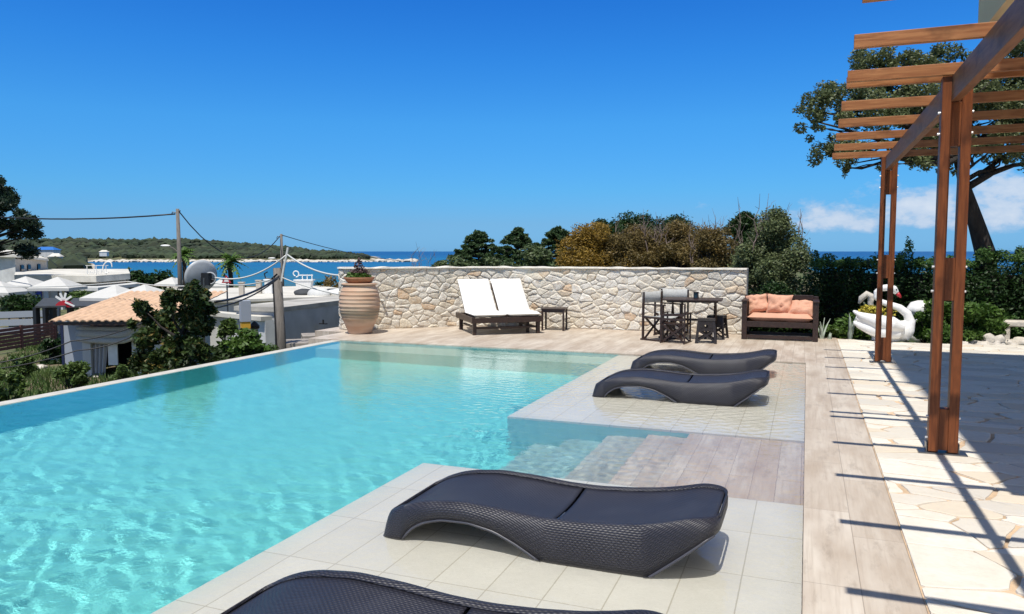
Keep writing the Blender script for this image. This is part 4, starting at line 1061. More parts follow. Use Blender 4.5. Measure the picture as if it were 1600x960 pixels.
def tree(name, label, cat, px, d, ztop, halfw, m, n, size, seed, group=None, z0=None, ncl=26, twigs=0, lean=0, depth=None, elong=1.9, taper=1., bot=.1, trunk_r=.08):
    z0 = ground_z(*G(px, d, 0).xy) if z0 is None else z0
    base = G(px, d, z0); root = thing(name, label, cat, base, group=group)
    rr = random.Random(seed); cl = []; H = ztop - z0; segs = [(wiggle(base, base + Vector((lean, 0, H * .8)), 5, halfw * .06, seed), [trunk_r, trunk_r * .85, trunk_r * .7, trunk_r * .5, trunk_r * .35, .01])]
    dp = depth or halfw
    for i in range(ncl):
        t = rr.uniform(bot, 1); wdt = halfw * (math.sin(math.pi * min(1, t * .62 + .26)) if taper == 1 else (1 - t) ** taper + .05)
        a = rr.uniform(0, 2 * math.pi); q = math.sqrt(rr.random()) * .78
        r = halfw * (rr.uniform(.20, .36) if taper == 1 else rr.uniform(.09, .21) * (.45 + .7 * (1 - t)))
        zc = z0 + H * t - r * .55 * (t > .6)
        c = Vector((base.x, base.y, 0)) + RH * (math.cos(a) * q * wdt + lean * t) + FH * (math.sin(a) * q * dp * wdt / halfw); c.z = min(zc, ztop - r * .55)
        cl.append((c, (r, r, r * .8))); segs.append((wiggle(base + Vector((0, 0, H * t * .5)), c, 3, .05, i), [trunk_r * .45, trunk_r * .3, trunk_r * .2, .008]))
    trunk_mesh('trunk', root, segs, n=5)
    leaves('crown', cl, n, size, m, root, seed, shell=.35, elong=elong)
    if twigs:
        b = MB()
        for i in range(twigs):
            a = rr.uniform(-1, 1); p = Vector((base.x, base.y, z0 + H * .55)) + RH * (a * halfw * .8) + FH * rr.uniform(-.3, .3); 
            q = p + RH * rr.uniform(-.25, .25) * halfw + Vector((0, 0, H * rr.uniform(.38, .62)))
            w = wiggle(p, q, 5, .06 * halfw, i); b.tube(w, [.02, .016, .012, .009, .006, .003], 4)
            for k in range(5):
                s_ = w[2 + k % 3]; e = s_ + RH * rr.uniform(-.22, .22) * halfw + Vector((0, 0, rr.uniform(.05, .28) * halfw)); b.tube(wiggle(s_, e, 3, .02, k), [.008, .006, .004, .002], 3)
        b.build('twigs', M['twig'], root, world=True)
    return root
def top(py, d): return EYE - (py - 393) / 1196 * d
tree('round_bush', 'large round grey green bush between the stone wall and the hedge', 'bush', 1203, 17.6, top(329, 17.6), 1.02, M['round_leaf'], 60000, .036, 31, ncl=70, twigs=9, bot=.02)
tree('broad_bush', 'low dark green bush behind the sofa, under the big round bush', 'bush', 1215, 16.2, top(440, 16.2), 1.0, M['hedge_leaf'], 30000, .034, 36, ncl=34, bot=.0)
for i, (px, py, hw, d, m, lab, tw, n) in enumerate((
        (925, 350, 1.45, 25, 'gold_leaf', 'golden orange bush behind the middle of the stone wall', 0, 20000),
        (1000, 352, 1.45, 26, 'brown_leaf', 'brownish bush with rusty tips right of the golden bush', 6, 20000),
        (1065, 348, 1.5, 25.5, 'brown_leaf', 'brown bush with bare grey twigs standing out of its top', 22, 20000),
        (962, 366, 1.1, 25, 'brown_leaf', 'low brownish bush filling the gap right of the golden bush', 0, 12000),
        (1112, 356, 1.2, 24, 'brown_leaf', 'brown green bush touching the left side of the big round bush', 14, 15000))):
    tree('dry_bush', lab, 'bush', px, d, top(py, d), hw, M[m], int(n * 2), .034, 60 + i, 'dry bushes behind the stone wall', ncl=60, twigs=tw, bot=.02, elong=3.0)
for i, (px, py, hw, d, tp, lab) in enumerate((
        (930, 337, 1.9, 44, 1, 'green tree rising just above the golden bush'),
        (990, 334, 2.2, 46, 1, 'broad dark green tree behind the brown bushes'),
        (1045, 338, 2.0, 45, 1, 'green tree behind the bare grey twigs'),
        (1165, 334, 1.3, 40, 1, 'small green tree rising left of the big round bush'))):
    tree('pine_tree' if tp != 1 else 'evergreen_tree', lab, 'tree', px, d, top(py, d), hw, M['pine_leaf'] if tp != 1 else M['hedge_leaf'], 16000, .075, 80 + i, 'trees beyond the garden wall', ncl=34 if tp == 1 else 110, taper=tp, bot=.05 if tp == 1 else .3, elong=2.4)
for i, (px, py, hw, d) in enumerate(((716, 397, 1.5, 30), (782, 385, 1.3, 29), (842, 384, 1.3, 30), (698, 408, .9, 28))):
    tree('low_shrub', ('grey green shrub just above the coping left of the pines', 'low shrub in front of the two pines', 'dull green shrub left of the golden bush', 'leftmost low shrub above the wall where the sea shows')[i], 'shrub', px, d, top(py, d), hw, M['bush_leaf'], 7000, .075, 100 + i, 'low shrubs behind the wall', ncl=18, bot=.0)
def ragged_pine(px, peak, d, k, seed, label):
    z0 = ground_z(*G(px, d, 0).xy); base = G(px, d, z0); root = thing('pine_tree', label, 'pine', base, group='dark pines behind the wall'); rr = random.Random(seed); cl = []; segs = [(wiggle(base, A(px, peak + 2, d), 6, .03, seed), [.14, .12, .10, .08, .06, .04, .01])]
    for i in range(170):
        y = peak + (425 - peak) * rr.random() ** .8; w = 2.5 + (y - peak) * k * rr.uniform(.75, 1.15); w = min(w, 58); u = rr.uniform(-1, 1); c = A(px + u * w, y, d + rr.uniform(-1, 1) * w / 1196 * d); r = rr.uniform(2.2, 5.2) / 1196 * d
        cl.append((c, (r * 1.3, r * 1.3, r * .65)))
        if i % 3 == 0: segs.append((wiggle(A(px, min(420, y + 5), d), c, 3, .04, i), [.04, .03, .02, .006]))
    trunk_mesh('trunk', root, segs, n=5); leaves('crown', cl, 30000, .06, M['pine_leaf'], root, seed, shell=.1, elong=2.6)
ragged_pine(748, 361, 34, 1.05, 1, 'dark pine with a ragged top, leftmost behind the wall')
ragged_pine(809, 358, 35, 1.05, 2, 'dark pine with a pointed leader, second from the left behind the wall')
ragged_pine(872, 356, 36, 1.1, 3, 'dark pine half hidden by the golden bush')
def bare_shrub(px, d, py, hw, seed, label):
    z0 = ground_z(*G(px, d, 0).xy); base = G(px, d, z0); H = top(py, d) - z0; root = thing('bare_shrub', label, 'shrub', base, group='bare shrubs behind the wall'); b = MB(); rr = random.Random(seed)
    for i in range(16):
        q = base + RH * rr.uniform(-hw, hw) + Vector((0, 0, H * rr.uniform(.7, 1))); w = wiggle(base + RH * rr.uniform(-.1, .1), q, 5, .05, i); b.tube(w, [.02, .016, .012, .009, .006, .003], 4)
        for k in range(8): s_ = w[2 + k % 4]; b.tube(wiggle(s_, s_ + RH * rr.uniform(-.25, .25) + FH * rr.uniform(-.2, .2) + Vector((0, 0, rr.uniform(.05, .35))), 2, .02, k), [.006, .004, .002], 3)
    b.build('branches', M['twig'], root, world=True)
bare_shrub(657, 22, 394, .28, 1, 'leafless pinkish grey shrub standing against the sea behind the wall')
bare_shrub(676, 23, 400, .12, 2, 'thin leafless shrub right of the pinkish grey one')
# shrubs and rocks by the paving
def low_plant(px, py_top, d, hw, m, n, size, seed, label, group='plants at the paving edge', hz=None):
    z0 = -.1; base = G(px, d, z0); zt = top(py_top, d); rr = random.Random(seed)
    root = thing('garden_shrub', label, 'shrub', base, group=group); H = zt - z0; cl = []; segs = []
    for i in range(14):
        t = rr.uniform(.1, .85); r = hw * rr.uniform(.28, .42); c = base + RH * rr.uniform(-hw, hw) * .75 + FH * rr.uniform(-hw, hw) * .5 + Vector((0, 0, H * t)); c.z = min(c.z, zt - r * .6); cl.append((c, (r, r, r * .8)))
        segs.append((wiggle(base, c, 3, .03, i), [.012, .009, .006, .003]))
    trunk_mesh('stems_or_core', root, segs, n=4); leaves('foliage', cl, n, size, m, root, seed, shell=.3)
low_plant(1476, 468, 13.6, .42, M['green_leaf'], 7000, .045, 1, 'leafy green shrub behind the near pergola post')
low_plant(1530, 474, 13.6, .50, M['green_leaf'], 9000, .045, 2, 'broad bright green shrub right of the near pergola post')
low_plant(1445, 478, 13.7, .30, M['green_leaf'], 4500, .04, 3, 'green shrub between the swan and the near post')
low_plant(1310, 500, 14.3, .34, M['green_leaf'], 4200, .045, 4, 'low bright green plant between sofa and swan')
low_plant(1287, 508, 14.2, .22, M['green_leaf'], 2400, .04, 5, 'low green plant touching the right side of the sofa')
low_plant(1345, 490, 14.5, .34, M['green_leaf'], 3600, .045, 6, 'dark green plant behind the tail of the swan')
low_plant(1590, 478, 14.1, .5, M['hedge_tip'], 5000, .045, 7, 'loose green shrub at the right edge of the photo')
def agave(px, d, h, label, seed):
    base = G(px, d, -.1); root = thing('pale_agave', label, 'plant', base, group='pale spiky plants by the hedge'); rr = random.Random(seed)
    for k in range(5):
        a = rr.uniform(0, 6.28); L = h * rr.uniform(.6, 1); tilt = rr.uniform(.05, .45); b = MB(); vs = []
        for i in range(7):
            t = i / 6; w = .05 * math.sin(math.pi * min(1, t * .85 + .12)) * (1 - t) ** .3 + .002; p = Vector((math.cos(a) * tilt * L * t * t, math.sin(a) * tilt * L * t * t, L * t)); s = Vector((-math.sin(a), math.cos(a), 0)); nrm_ = Vector((math.cos(a), math.sin(a), .1)) * .008
            vs += [p - s * w, p + nrm_ * -1, p + s * w, p + nrm_]
        b.add(vs, [(4 * i + q, 4 * i + (q + 1) % 4, 4 * i + 4 + (q + 1) % 4, 4 * i + 4 + q) for i in range(6) for q in range(4)]); b.build('leaf', M['agave'], root, smooth='all')
agave(1328, 14.0, .62, 'pale spiky plant between the sofa and the swan', 1); agave(1284, 13.95, .50, 'pale spiky plant right beside the sofa leg', 2); agave(1296, 13.9, .22, 'small pale plant at the deck corner by the sofa', 3)
rk = [(1503, 14.6, .14, .07), (1516, 14.7, .10, .09), (1532, 14.6, .15, .07), (1552, 14.65, .20, .15), (1572, 14.7, .17, .08), (1596, 14.75, .24, .11), (1622, 14.8, .2, .12), (1650, 14.8, .2, .1)]
rlab = ['small grey rock just right of the near post', 'small upright rock second from the post', 'flat white rock third from the post', 'largest rounded grey rock of the row', 'flat pale rock right of the largest grey rock', 'long white rock at the right edge of the photo', 'rock beyond the right edge', 'outermost rock beyond the right edge']
for i, (px, d, w, h) in enumerate(rk[:6]):
    p = G(px, d - 1.35, 0); b = MB(); b.blob((0, 0, h * .35), (w, w * .7, h), 3, .55, i, sc=2.2); o = b.build('garden_rock', M['rock'], smooth='all'); o.location = (p.x, p.y, -.06); tag(o, rlab[i], 'rock', 'rocks edging the paving')
def slab_bench():
    p = G(1598, 13.5, -.1); root = thing('stone_bench', 'low pale stone bench at the right edge beside the hedge', 'bench', p)
    b = MB(); b.box((0, 0, .42), (1.0, .35, .10)); b.build('seat', M['rock'], root, bevel=.02)
    b = MB(); b.box((.18, -.02, .60), (.14, .3, .26)); b.build('end_block', M['rock'], root, bevel=.02)
    for x in (-.3, .3): b = MB(); b.box((x, 0, .185), (.14, .3, .37)); b.build('support', M['rock'], root, bevel=.02)
slab_bench()
def white_block():
    p = G(1436, 14.3, -.1); b = MB(); b.blob((0, 0, .58), (.24, .2, .22), 3, .22, 4, sc=1.5); b.blob((0, 0, .22), (.26, .22, .34), 3, .2, 5, sc=1.5); o = b.build('boulder', M['white_paint'], smooth=True); o.location = p; tag(o, 'whitewashed upright boulder standing right of the swan head', 'boulder')
white_block()
# ------------------------------------------------------------------ lower neighbourhood on the left
def frame_box(name, m, root, corners, z0, z1):
    mb = MB(); mb.prism([(c.x, c.y) for c in corners], z0, z1); return mb.build(name, m, root, world=True)
def quad_from(p, u, w, v, d): return [p, p + u * w, p + u * w + v * d, p + v * d]
def wall_hole(name, m, root, p, u, w, z0, z1, q=.06):
    """a recessed panel (window or door leaf) standing proud of a wall; p = left end, u = wall direction"""
    n = Vector((u.y, -u.x, 0)); mb = MB(); c = p + u * (w / 2) + n * .0; c.z = (z0 + z1) / 2
    rot = Matrix((u, -n, Vector((0, 0, 1)))).transposed(); mb.box(c, (w, q, z1 - z0), rot); return mb.build(name, m, root, world=True)
# --- hut with the tiled roof
def build_hut():
    p0 = G(98, 24, -2.5); p1 = G(262, 24, -2.5); u = (p1 - p0).normalized(); v = Vector((-u.y, u.x, 0)); W = (p1 - p0).length; D = 3.6
    root = thing('tiled_hut', 'small white hut with an orange tiled roof below the infinity edge', 'hut', p0)
    n = -v
    zt = -.55
    side = lambda a, b, c, d, nm, m: frame_box(nm, m, root, [p0 + u * a + v * c, p0 + u * b + v * c, p0 + u * b + v * d, p0 + u * a + v * d], -2.9, zt)
    side(0, .08, 0, D, 'wall', M['dark_blue']); side(.08, .72, .02, .14, 'wall', M['grey_paint']); side(W - 1.1, W, 0, .14, 'wall', M['white_wall'])
    side(0, W, D - .12, D, 'wall', M['white_wall']); side(W - .12, W, .14, D - .12, 'wall', M['white_wall'])
    side(.72, .98, -.10, .12, 'pillar', M['white_wall']); 
    b = MB(); b.prism([(q.x, q.y) for q in quad_from(p0 + u * 1.0 + v * 1.4, u, W - 1.2, v, .05)], -2.9, zt); b.build('opening_dark_sheet', M['dark_void'], root, world=True)  # near-black sheet: the shade inside the hut put into its colour
    # awning roll
    b = MB(); a0 = p0 + u * .66 - v * .22; a1 = p0 + u * (W - .55) - v * .22
    for (dz, r, sag) in ((-.95, .12, .05), (-1.12, .10, .08), (-.80, .07, .02)):
        pts = []
        for k in range(13):
            t = k / 12; p = a0.lerp(a1, t); p.z = dz + .36 * max(0, t - .72) / .28 - sag * math.sin(math.pi * t); pts.append(p)
        b.tube(pts, r, 10)
    b.build('awning', M['canvas'], root, smooth='all', world=True)
    # transparent curtain gathered at the left of the opening
    b = MB(); vs = []; N = 30
    for i in range(N + 1):
        for j in range(9):
            t = i / N; k = j / 8; w = .5 * (1 - .45 * k); p = p0 + u * (1.0 + w * t) + v * (.02 + .05 * math.sin(t * 22)); vs.append((p.x, p.y, -1.1 - 1.7 * k))
    b.add(vs, [(i * 9 + j, (i + 1) * 9 + j, (i + 1) * 9 + j + 1, i * 9 + j + 1) for i in range(N) for j in range(8)])
    o = b.build('curtain', M['grey_wall'], root, smooth='all', world=True); o.modifiers.new('t', 'SOLIDIFY').thickness = .01
    wall_hole('window_shutter', M['white_paint'], root, p0 + u * 1.45 + v * .06, u, .3, -2.0, -1.2, .04)
    # corrugated clay tile roof
    e0 = G(74, 23.1, 0); e1 = G(262, 23.1, 0); ru = (e1 - e0).normalized(); rv = Vector((-ru.y, ru.x, 0)); RW = (e1 - e0).length; RD = 4.9
    b = MB(); NX = int(RW / .045); vs = []; cols = 15
    for i in range(NX + 1):
        s = RW * i / NX; h = abs(math.sin(math.pi * s / .235)) * .055
        for j in range(cols + 1):
            t = j / cols; lap = .012 * ((j % 2)); p = e0 + ru * s + rv * (RD * t); vs.append((p.x, p.y, -.52 + .62 * t + h + lap))
    b.add(vs, [(i * (cols + 1) + j, (i + 1) * (cols + 1) + j, (i + 1) * (cols + 1) + j + 1, i * (cols + 1) + j + 1) for i in range(NX) for j in range(cols)])
    o = b.build('roof', M['roof_tile'], root, world=True); sd = o.modifiers.new('t', 'SOLIDIFY'); sd.thickness = .03
    b = MB(); b.bar(e0 + ru * .1 + rv * .1 + Vector((0, 0, -.60)), e1 + rv * .1 + Vector((0, 0, -.60)), .1, .10); b.build('fascia', M['dark_wood'], root, world=True)
build_hut()
# --- flat roofed white building
def build_white_block():
    c0 = G(443, 24, -2.6); c1 = G(575, 29.5, -2.6); c2 = G(372, 24.6, -2.6)
    far = c1 + (c2 - c0)
    root = thing('flat_roofed_building', 'white flat roofed building with a stained roof just beyond the infinity edge', 'building', c0)
    zt = -.30
    frame_box('wall', M['grey_wall'], root, [c2, c0, c1, far], -2.9, zt)
    cen = (c0 + c1 + c2 + far) / 4
    ex = [cen + (q - cen) * 1.03 for q in (c2, c0, c1, far)]
    frame_box('roof', M['concrete'], root, ex, zt, zt + .14)
    u = (c1 - c0).normalized(); n = Vector((u.y, -u.x, 0))
    p = c0 + u * 3.55; win = wall_hole('window', M['white_paint'], root, p + n * .02, u, .75, -1.75, -1.0, .06); wall_hole('pane', M['grey_paint'], win, p + u * .12 + n * .04, u, .5, -1.68, -1.08, .06)
    b = MB(); b.box(G(505, 25.9, -.86), (.28, .1, .03)); b.tube([G(505, 25.9, -.85), G(505, 25.9, -.72)], .03, 6); b.build('wall_lamp', M['cable_black'], root, world=True)
    b = MB(); q = c0 + u * 5.2 + n * .03; b.tube([q + Vector((0, 0, .2)), q + Vector((0, 0, 1.1)), q + u * .5 + Vector((0, 0, 1.12))], .025, 6); b.build('drain_pipe', M['grey_paint'], root, world=True)
    # lower wing to the left
    w2 = G(345, 26, -2.6); w1 = G(432, 23.9, -2.6); v = (far - c1).normalized() * -1
    low = thing('white_annex', 'low white annex left of the flat roofed building, partly behind the leafy tree', 'building', w1)
    ku = (w1 - w2).normalized(); kv = Vector((-ku.y, ku.x, 0)); A0 = w2 + ku * 0; qd = [w2 - kv * .0, w1, w1 + kv * .35, w2 + kv * .35]
    frame_box('wall', M['white_wall'], low, [w2 - kv * .35, w1 - kv * .35, w1 - kv * .02, w2 - kv * .02], -2.9, -.55)
    frame_box('roof', M['roof_slab'], low, [w2 - kv * .5 - ku * .1, w1 - kv * .5, w1 - kv * .1, w2 - kv * .1 - ku * .1], -.55, -.42)
build_white_block()
def roof_terrace():
    # pale stone terrace building behind with columns
    a = G(330, 33, -3); b_ = G(600, 37, -3); u = (b_ - a).normalized(); v = Vector((-u.y, u.x, 0)); W = (b_ - a).length
    root = thing('terrace_block', 'long low block with a pale terrace roof behind the flat roofed building', 'building', a)
    frame_box('wall', M['white_wall'], root, quad_from(a, u, W, v, 11), -3.2, -.62); frame_box('roof', M['roof_slab'], root, [a - u * .2 - v * .2, a + u * (W + .2) - v * .2, a + u * (W + .2) + v * 11.2, a - u * .2 + v * 11.2], -.62, -.5)
    for i, (px, d, w, h, m, lab) in enumerate(((378, 36, .22, .60, 'beige_wall', 'short beige pillar right of the palm, leftmost of the three terrace pillars'), (405, 38, .24, .62, 'beige_wall', 'middle grey beige pillar on the terrace roof'), (421, 38, .36, .66, 'white_paint', 'widest white pillar on the terrace roof, next to the leaning pole'))):
        p = G(px, d, -.5); o = MB(); o.box((0, 0, h / 2), (w, w, h)); o.box((0, 0, h + .03), (w * 1.25, w * 1.25, .06)); ob = o.build('terrace_pillar', M[m], bevel=.01); ob.location = p; ob.rotation_euler.z = YAW; tag(ob, lab, 'pillar', 'pillars on the terrace roof')
    # awninged loungers: dark curved shapes with a white arch between
    for i, (px, w, lab) in enumerate(((476, .5, 'dark dome shaped cover, left of the white arch on the terrace roof'), (519, .6, 'dark dome shaped cover, right of the white arch on the terrace roof'))):
        p = G(px, 37, -.5); o = MB(); o.blob((0, 0, .08), (w, .5, .22), 3, .1, i); ob = o.build('domed_cover', M['dark_felt'], smooth='all'); ob.location = p; tag(ob, lab, 'cover', 'dark covers on the terrace roof')
    p = G(498, 36.4, -.5); o = MB(); o.blob((0, 0, .05), (.62, .3, .34), 3, 0, 1); ob = o.build('plaster_arch', M['white_wall'], smooth='all'); ob.location = p; tag(ob, 'pale plaster arch between the two dark covers on the terrace roof', 'arch')
    p = G(540, 36.4, -.5); o = MB(); o.blob((0, 0, .1), (1.1, .4, .22), 3, .1, 1); ob = o.build('plaster_mound', M['white_paint'], smooth='all'); ob.location = p; tag(ob, 'white plaster mound at the right end of the terrace roof', 'mound')
    # white high seat with a curled sign
    p = G(476, 40, -.55); r = thing('white_stand', 'white tapered stand with a curl on top on the terrace roof by the sea', 'stand', p, YAW)
    o = MB()
    vs = [(-.32, -.2, .0), (.32, -.2, 0), (.32, .2, 0), (-.32, .2, 0), (-.42, -.25, .62), (.42, -.25, .62), (.42, .25, .62), (-.42, .25, .62)]
    o.add(vs, [(3, 2, 1, 0), (4, 5, 6, 7), (0, 1, 5, 4), (1, 2, 6, 5), (2, 3, 7, 6), (3, 0, 4, 7)]); o.bb(-.5, .5, -.28, .28, .62, .68); o.build('stand', M['white_paint'], r)
    o = MB()
    for x in (-.1, .15, .4): o.bb(x - .02, x + .02, -.02, .02, .68, .95)
    o.bb(-.3, .45, -.02, .02, .88, .93); o.build('rail', M['white_paint'], r)
    o = MB(); o.tube([(-.45 + .16 * math.cos(a) * (1 - a / 14), 0, .98 + .16 * math.sin(a) * (1 - a / 14)) for a in [k * .4 - 1.5 for k in range(16)]], .03, 6); o.build('curl', M['white_paint'], r)
roof_terrace()
# --- objects between
def flue():
    p = G(387, 19.5, -2.6); root = thing('flue_box', 'grey box shaped flue on a yellow base in front of the white annex', 'flue', p, YAW + .5)
    b = MB(); b.bb(-.11, .11, -.11, .11, 0.0, 2.40); b.build('base', M['yellow_paint'], root)
    b = MB(); b.bb(-.125, .125, -.125, .125, 2.405, 2.945); b.build('box', M['grey_paint'], root, bevel=.005)
    q = G(401, 19.8, -2.6); o = thing('chimney_pot', 'small dark capped chimney pot right of the yellow flue base', 'chimney', q, YAW)
    b = MB(); b.lathe([(.10, 0), (.10, 2.10), (.08, 2.19)], n=16); b.build('pot', M['beige_wall'], o, smooth=True)
    b = MB(); b.lathe([(.12, 2.192), (.13, 2.27), (.06, 2.35), (.01, 2.39)], n=16); b.build('cap', M['cable_black'], o, smooth=True)
flue()
def pallet_table(px, d, w, dp, lab):
    p = G(px, d, -2.6); root = thing('pallet_table', lab, 'table', p, YAW + .32, 'pallet tables by the grey wall')
    zt = 2.6 - .86 - .0
    b = MB()
    for k in range(6): b.bb(-w / 2, w / 2, -dp / 2 + k * dp / 6, -dp / 2 + k * dp / 6 + dp / 6 - .02, zt, zt + .03)
    b.build('top', M['pallet'], root)
    b = MB(); b.bb(-w / 2, w / 2, -dp / 2, -dp / 2 + .05, zt - .1, zt - .002); b.bb(-w / 2, w / 2, dp / 2 - .06, dp / 2, zt - .1, zt - .002); pieces(b, 'rail', M['pallet'], root)
    for x in (-w / 2 + .04, w / 2 - .04):
        for y in (-dp / 2 + .04, dp / 2 - .04): b = MB(); b.bb(x - .035, x + .035, y - .035, y + .035, 0, zt - .1); b.build('leg', M['pallet'], root)
pallet_table(464, 20.6, .72, 1.1, 'weathered pallet table standing closer to the leaning pole'); pallet_table(492, 22.3, .68, .9, 'weathered pallet table standing farther right along the grey wall')
# --- poles
def cable(pts, r, m, lab, sag=0, name='cable', group=None):
    P = []
    for a, b in zip(pts, pts[1:]):
        for k in range(12): t = k / 12; q = Vector(a).lerp(Vector(b), t); q.z -= sag * 4 * t * (1 - t); P.append(q)
    P.append(Vector(pts[-1])); mb = MB(); mb.tube(P, r, 5); o = mb.build(name, m, smooth='all'); tag(o, lab, 'cable', group); return o
def utility_pole(px, d, py_top, lab, arm=0):
    z0 = ground_z(*G(px, d, 0).xy) - .1; p = G(px, d, z0); root = thing('utility_pole', lab, 'utility pole', p, YAW); H = top(py_top, d) - z0
    b = MB(); b.tube([(0, 0, 0), (0.02, 0, H * .5), (0, 0, H)], [.15, .125, .095], 10); b.build('shaft', M['pole_wood'], root, smooth='all')
    b = MB(); b.tube([(-.04, 0, H - .25), (-.3, 0, H - .18), (-.36, 0, H - .36)], .03, 6); b.build('cable_bracket', M['cable_black'], root)
    b = MB(); b.tube([(.0, 0, H - .12), (.16, 0, H - .12)], .045, 6); b.build('insulator', M['cable_black'], root)
    if arm:
        b = MB(); za = H * arm; b.tube([(0, 0, za - .3), (-.35, 0, za), (-.55, 0, za + .06)], .03, 6); b.build('lamp_arm', M['pole_wood'], root)
        b = MB(); b.blob((-.78, 0, za + .12), (.30, .12, .07), 2, 0); b.build('lamp_head', M['white_paint'], root, smooth='all')
    return p + Vector((0, 0, H))
tA = utility_pole(283, 45, 327, 'tall weathered utility pole with a street lamp behind the leafy tree', .66)
tB = utility_pole(442, 60, 366, 'distant wooden utility pole with a street lamp in front of the bay', .66)
up_ = Vector((0, 0, 0))
cable([A(-160, 322, 52), tA + Vector((-.2, 0, -.3))], .045, M['cable_black'], 'thick black cable crossing the sky from the left to the tall utility pole', .55)
cable([tA + Vector((.1, 0, -.15)), tB + Vector((-.1, 0, -.15))], .035, M['cable_black'], 'black cable sagging between the two utility poles', 2.2)
cable([tB + Vector((.1, 0, -.1)), A(640, 409, 85)], .03, M['cable_black'], 'thin dark cable going down to the right from the farther utility pole', .35)
def leaning_pole():
    d = 20.; b0 = G(447, d, -2.7); t0 = A(433, 419, d); root = thing('leaning_pole', 'thick leaning weathered wooden pole with cables just beyond the infinity edge', 'utility pole', b0)
    b = MB(); b.tube([b0, b0.lerp(t0, .5), t0], [.125, .115, .105], 12); b.build('shaft', M['pole_wood'], root, smooth='all', world=True)
    s = RH * -.10; b = MB(); b.tube([b0 + s * 1.6 + Vector((0, 0, .1)), b0.lerp(t0, .5) + s * 1.35, t0 + s * 1.1 - Vector((0, 0, .25))], .028, 6); b.build('cable_conduit', M['cable_black'], root, world=True)
    b = MB(); c = A(423, 428, d); b.tube([A(433, 428, d - .1), A(424, 436, d - .1), A(415, 435, d - .1), A(413, 428, d - .1), A(418, 425, d - .1)], .018, 6); b.build('hook', M['cable_black'], root, world=True)
    b = MB(); b.tube([A(440, 440, d - .1), A(444, 416, d - .1), A(448, 398, d - .1), A(450, 387, d - .1)], .03, 6); b.build('mast', M['cable_white'], root, world=True)
leaning_pole()
d = 19.9
cw = M['cable_white']
cable([A(448, 398, d), A(336, 434, 20), ], .020, cw, 'pale cable from the white mast down to the satellite dish', .25, group='pale cables')
cable([A(449, 398, d), A(534, 431, 17), A(600, 470, 15.6)], .022, cw, 'pale thick cable from the white mast down towards the jar', .12, group='pale cables')
cable([A(436, 433, d), A(338, 443, 22), A(200, 440, 26), A(-40, 446, 30)], .017, cw, 'long pale cable running level to the left from the leaning pole', .12, group='pale cables')
cable([A(441, 434, d), A(540, 462, 18)], .017, cw, 'pale cable from the leaning pole down to the right behind the jar', .05, group='pale cables')
cable([A(436, 432, d - .1), A(336, 472, 15)], .026, M['cable_black'], 'thick black cable from the leaning pole into the leafy tree', .12, group='black cables near the leafy tree')
cable([A(434, 436, d - .1), A(300, 486, 14.8)], .018, M['cable_black'], 'thin black cable just under the thick one by the leafy tree', .18, group='black cables near the leafy tree')
cable([A(232, 500, 22.6), A(112, 533, 22), A(-40, 572, 21)], .018, M['cable_black'], 'upper black cable crossing in front of the white hut', .12, group='black cables in front of the hut')
cable([A(215, 522, 22.6), A(120, 548, 22), A(-40, 580, 20.6)], .018, M['cable_black'], 'lower black cable crossing in front of the white hut', .10, group='black cables in front of the hut')
def satellite_dish():
    d = 21.; c = A(314, 432, d); base = G(318, d, -2.6); root = thing('satellite_dish', 'large grey satellite dish seen from behind above the leafy tree', 'satellite dish', base)
    r = .46; ax = (FH * .68 + RH * -.70 + Vector((0, 0, .2))).normalized()
    q = ax.to_track_quat('Z', 'Y').to_matrix(); vs = []; fs = []; n = 32
    for j in range(7):
        t = j / 6
        for k in range(n): a = 2 * math.pi * k / n; vs.append(c + q @ Vector((r * t * math.cos(a), r * t * math.sin(a), -.09 * (1 - t * t))))
    fs = [(j * n + k, j * n + (k + 1) % n, (j + 1) * n + (k + 1) % n, (j + 1) * n + k) for j in range(6) for k in range(n)]
    b = MB(); b.add(vs, fs); o = b.build('reflector', M['dish'], root, smooth='all', world=True); o.modifiers.new('t', 'SOLIDIFY').thickness = .012
    b = MB(); b.tube([base, c - ax * .18 - Vector((0, 0, .5)), c - ax * .2], .035, 8); b.build('mast', M['steel'], root, world=True)
    b = MB(); b.box(c - ax * .12 + RH * .1 - Vector((0, 0, .05)), (.26, .14, .34)); b.tube([c - ax * .1, c - ax * .05 + RH * .34 - Vector((0, 0, .1))], .05, 8); b.build('bracket', M['cable_black'], root, world=True)
    b = MB(); b.tube([c - ax * .16 + RH * (.18 + .16 * math.cos(a)) + Vector((0, 0, .16 * math.sin(a) - .02)) for a in [k * .45 for k in range(15)]], .02, 6); b.build('cable_loop', M['dish'], root, world=True)
satellite_dish()
def warning_sign():
    d = 30; p = G(358, d, -2.8); root = thing('triangular_sign', 'red bordered triangular road sign beside the palm', 'sign', p, YAW); z = top(438, d) + 2.8
    b = MB(); b.tube([(0, 0, 0), (0, 0, z - .1)], .03, 6); b.build('post', M['steel'], root)
    def tri(s, y): return [(-s, y, z - s * .58), (s, y, z - s * .58), (0, y, z + s * 1.1)]
    b = MB(); b.add(tri(.19, -.04) + tri(.19, -.06), [(0, 1, 2), (5, 4, 3), (0, 3, 4, 1), (1, 4, 5, 2), (2, 5, 3, 0)]); b.build('plate', M['red_paint'], root)
    b = MB(); b.add(tri(.11, -.062) + tri(.11, -.066), [(0, 1, 2), (5, 4, 3), (0, 3, 4, 1), (1, 4, 5, 2), (2, 5, 3, 0)]); b.build('face', M['white_paint'], root)
warning_sign()
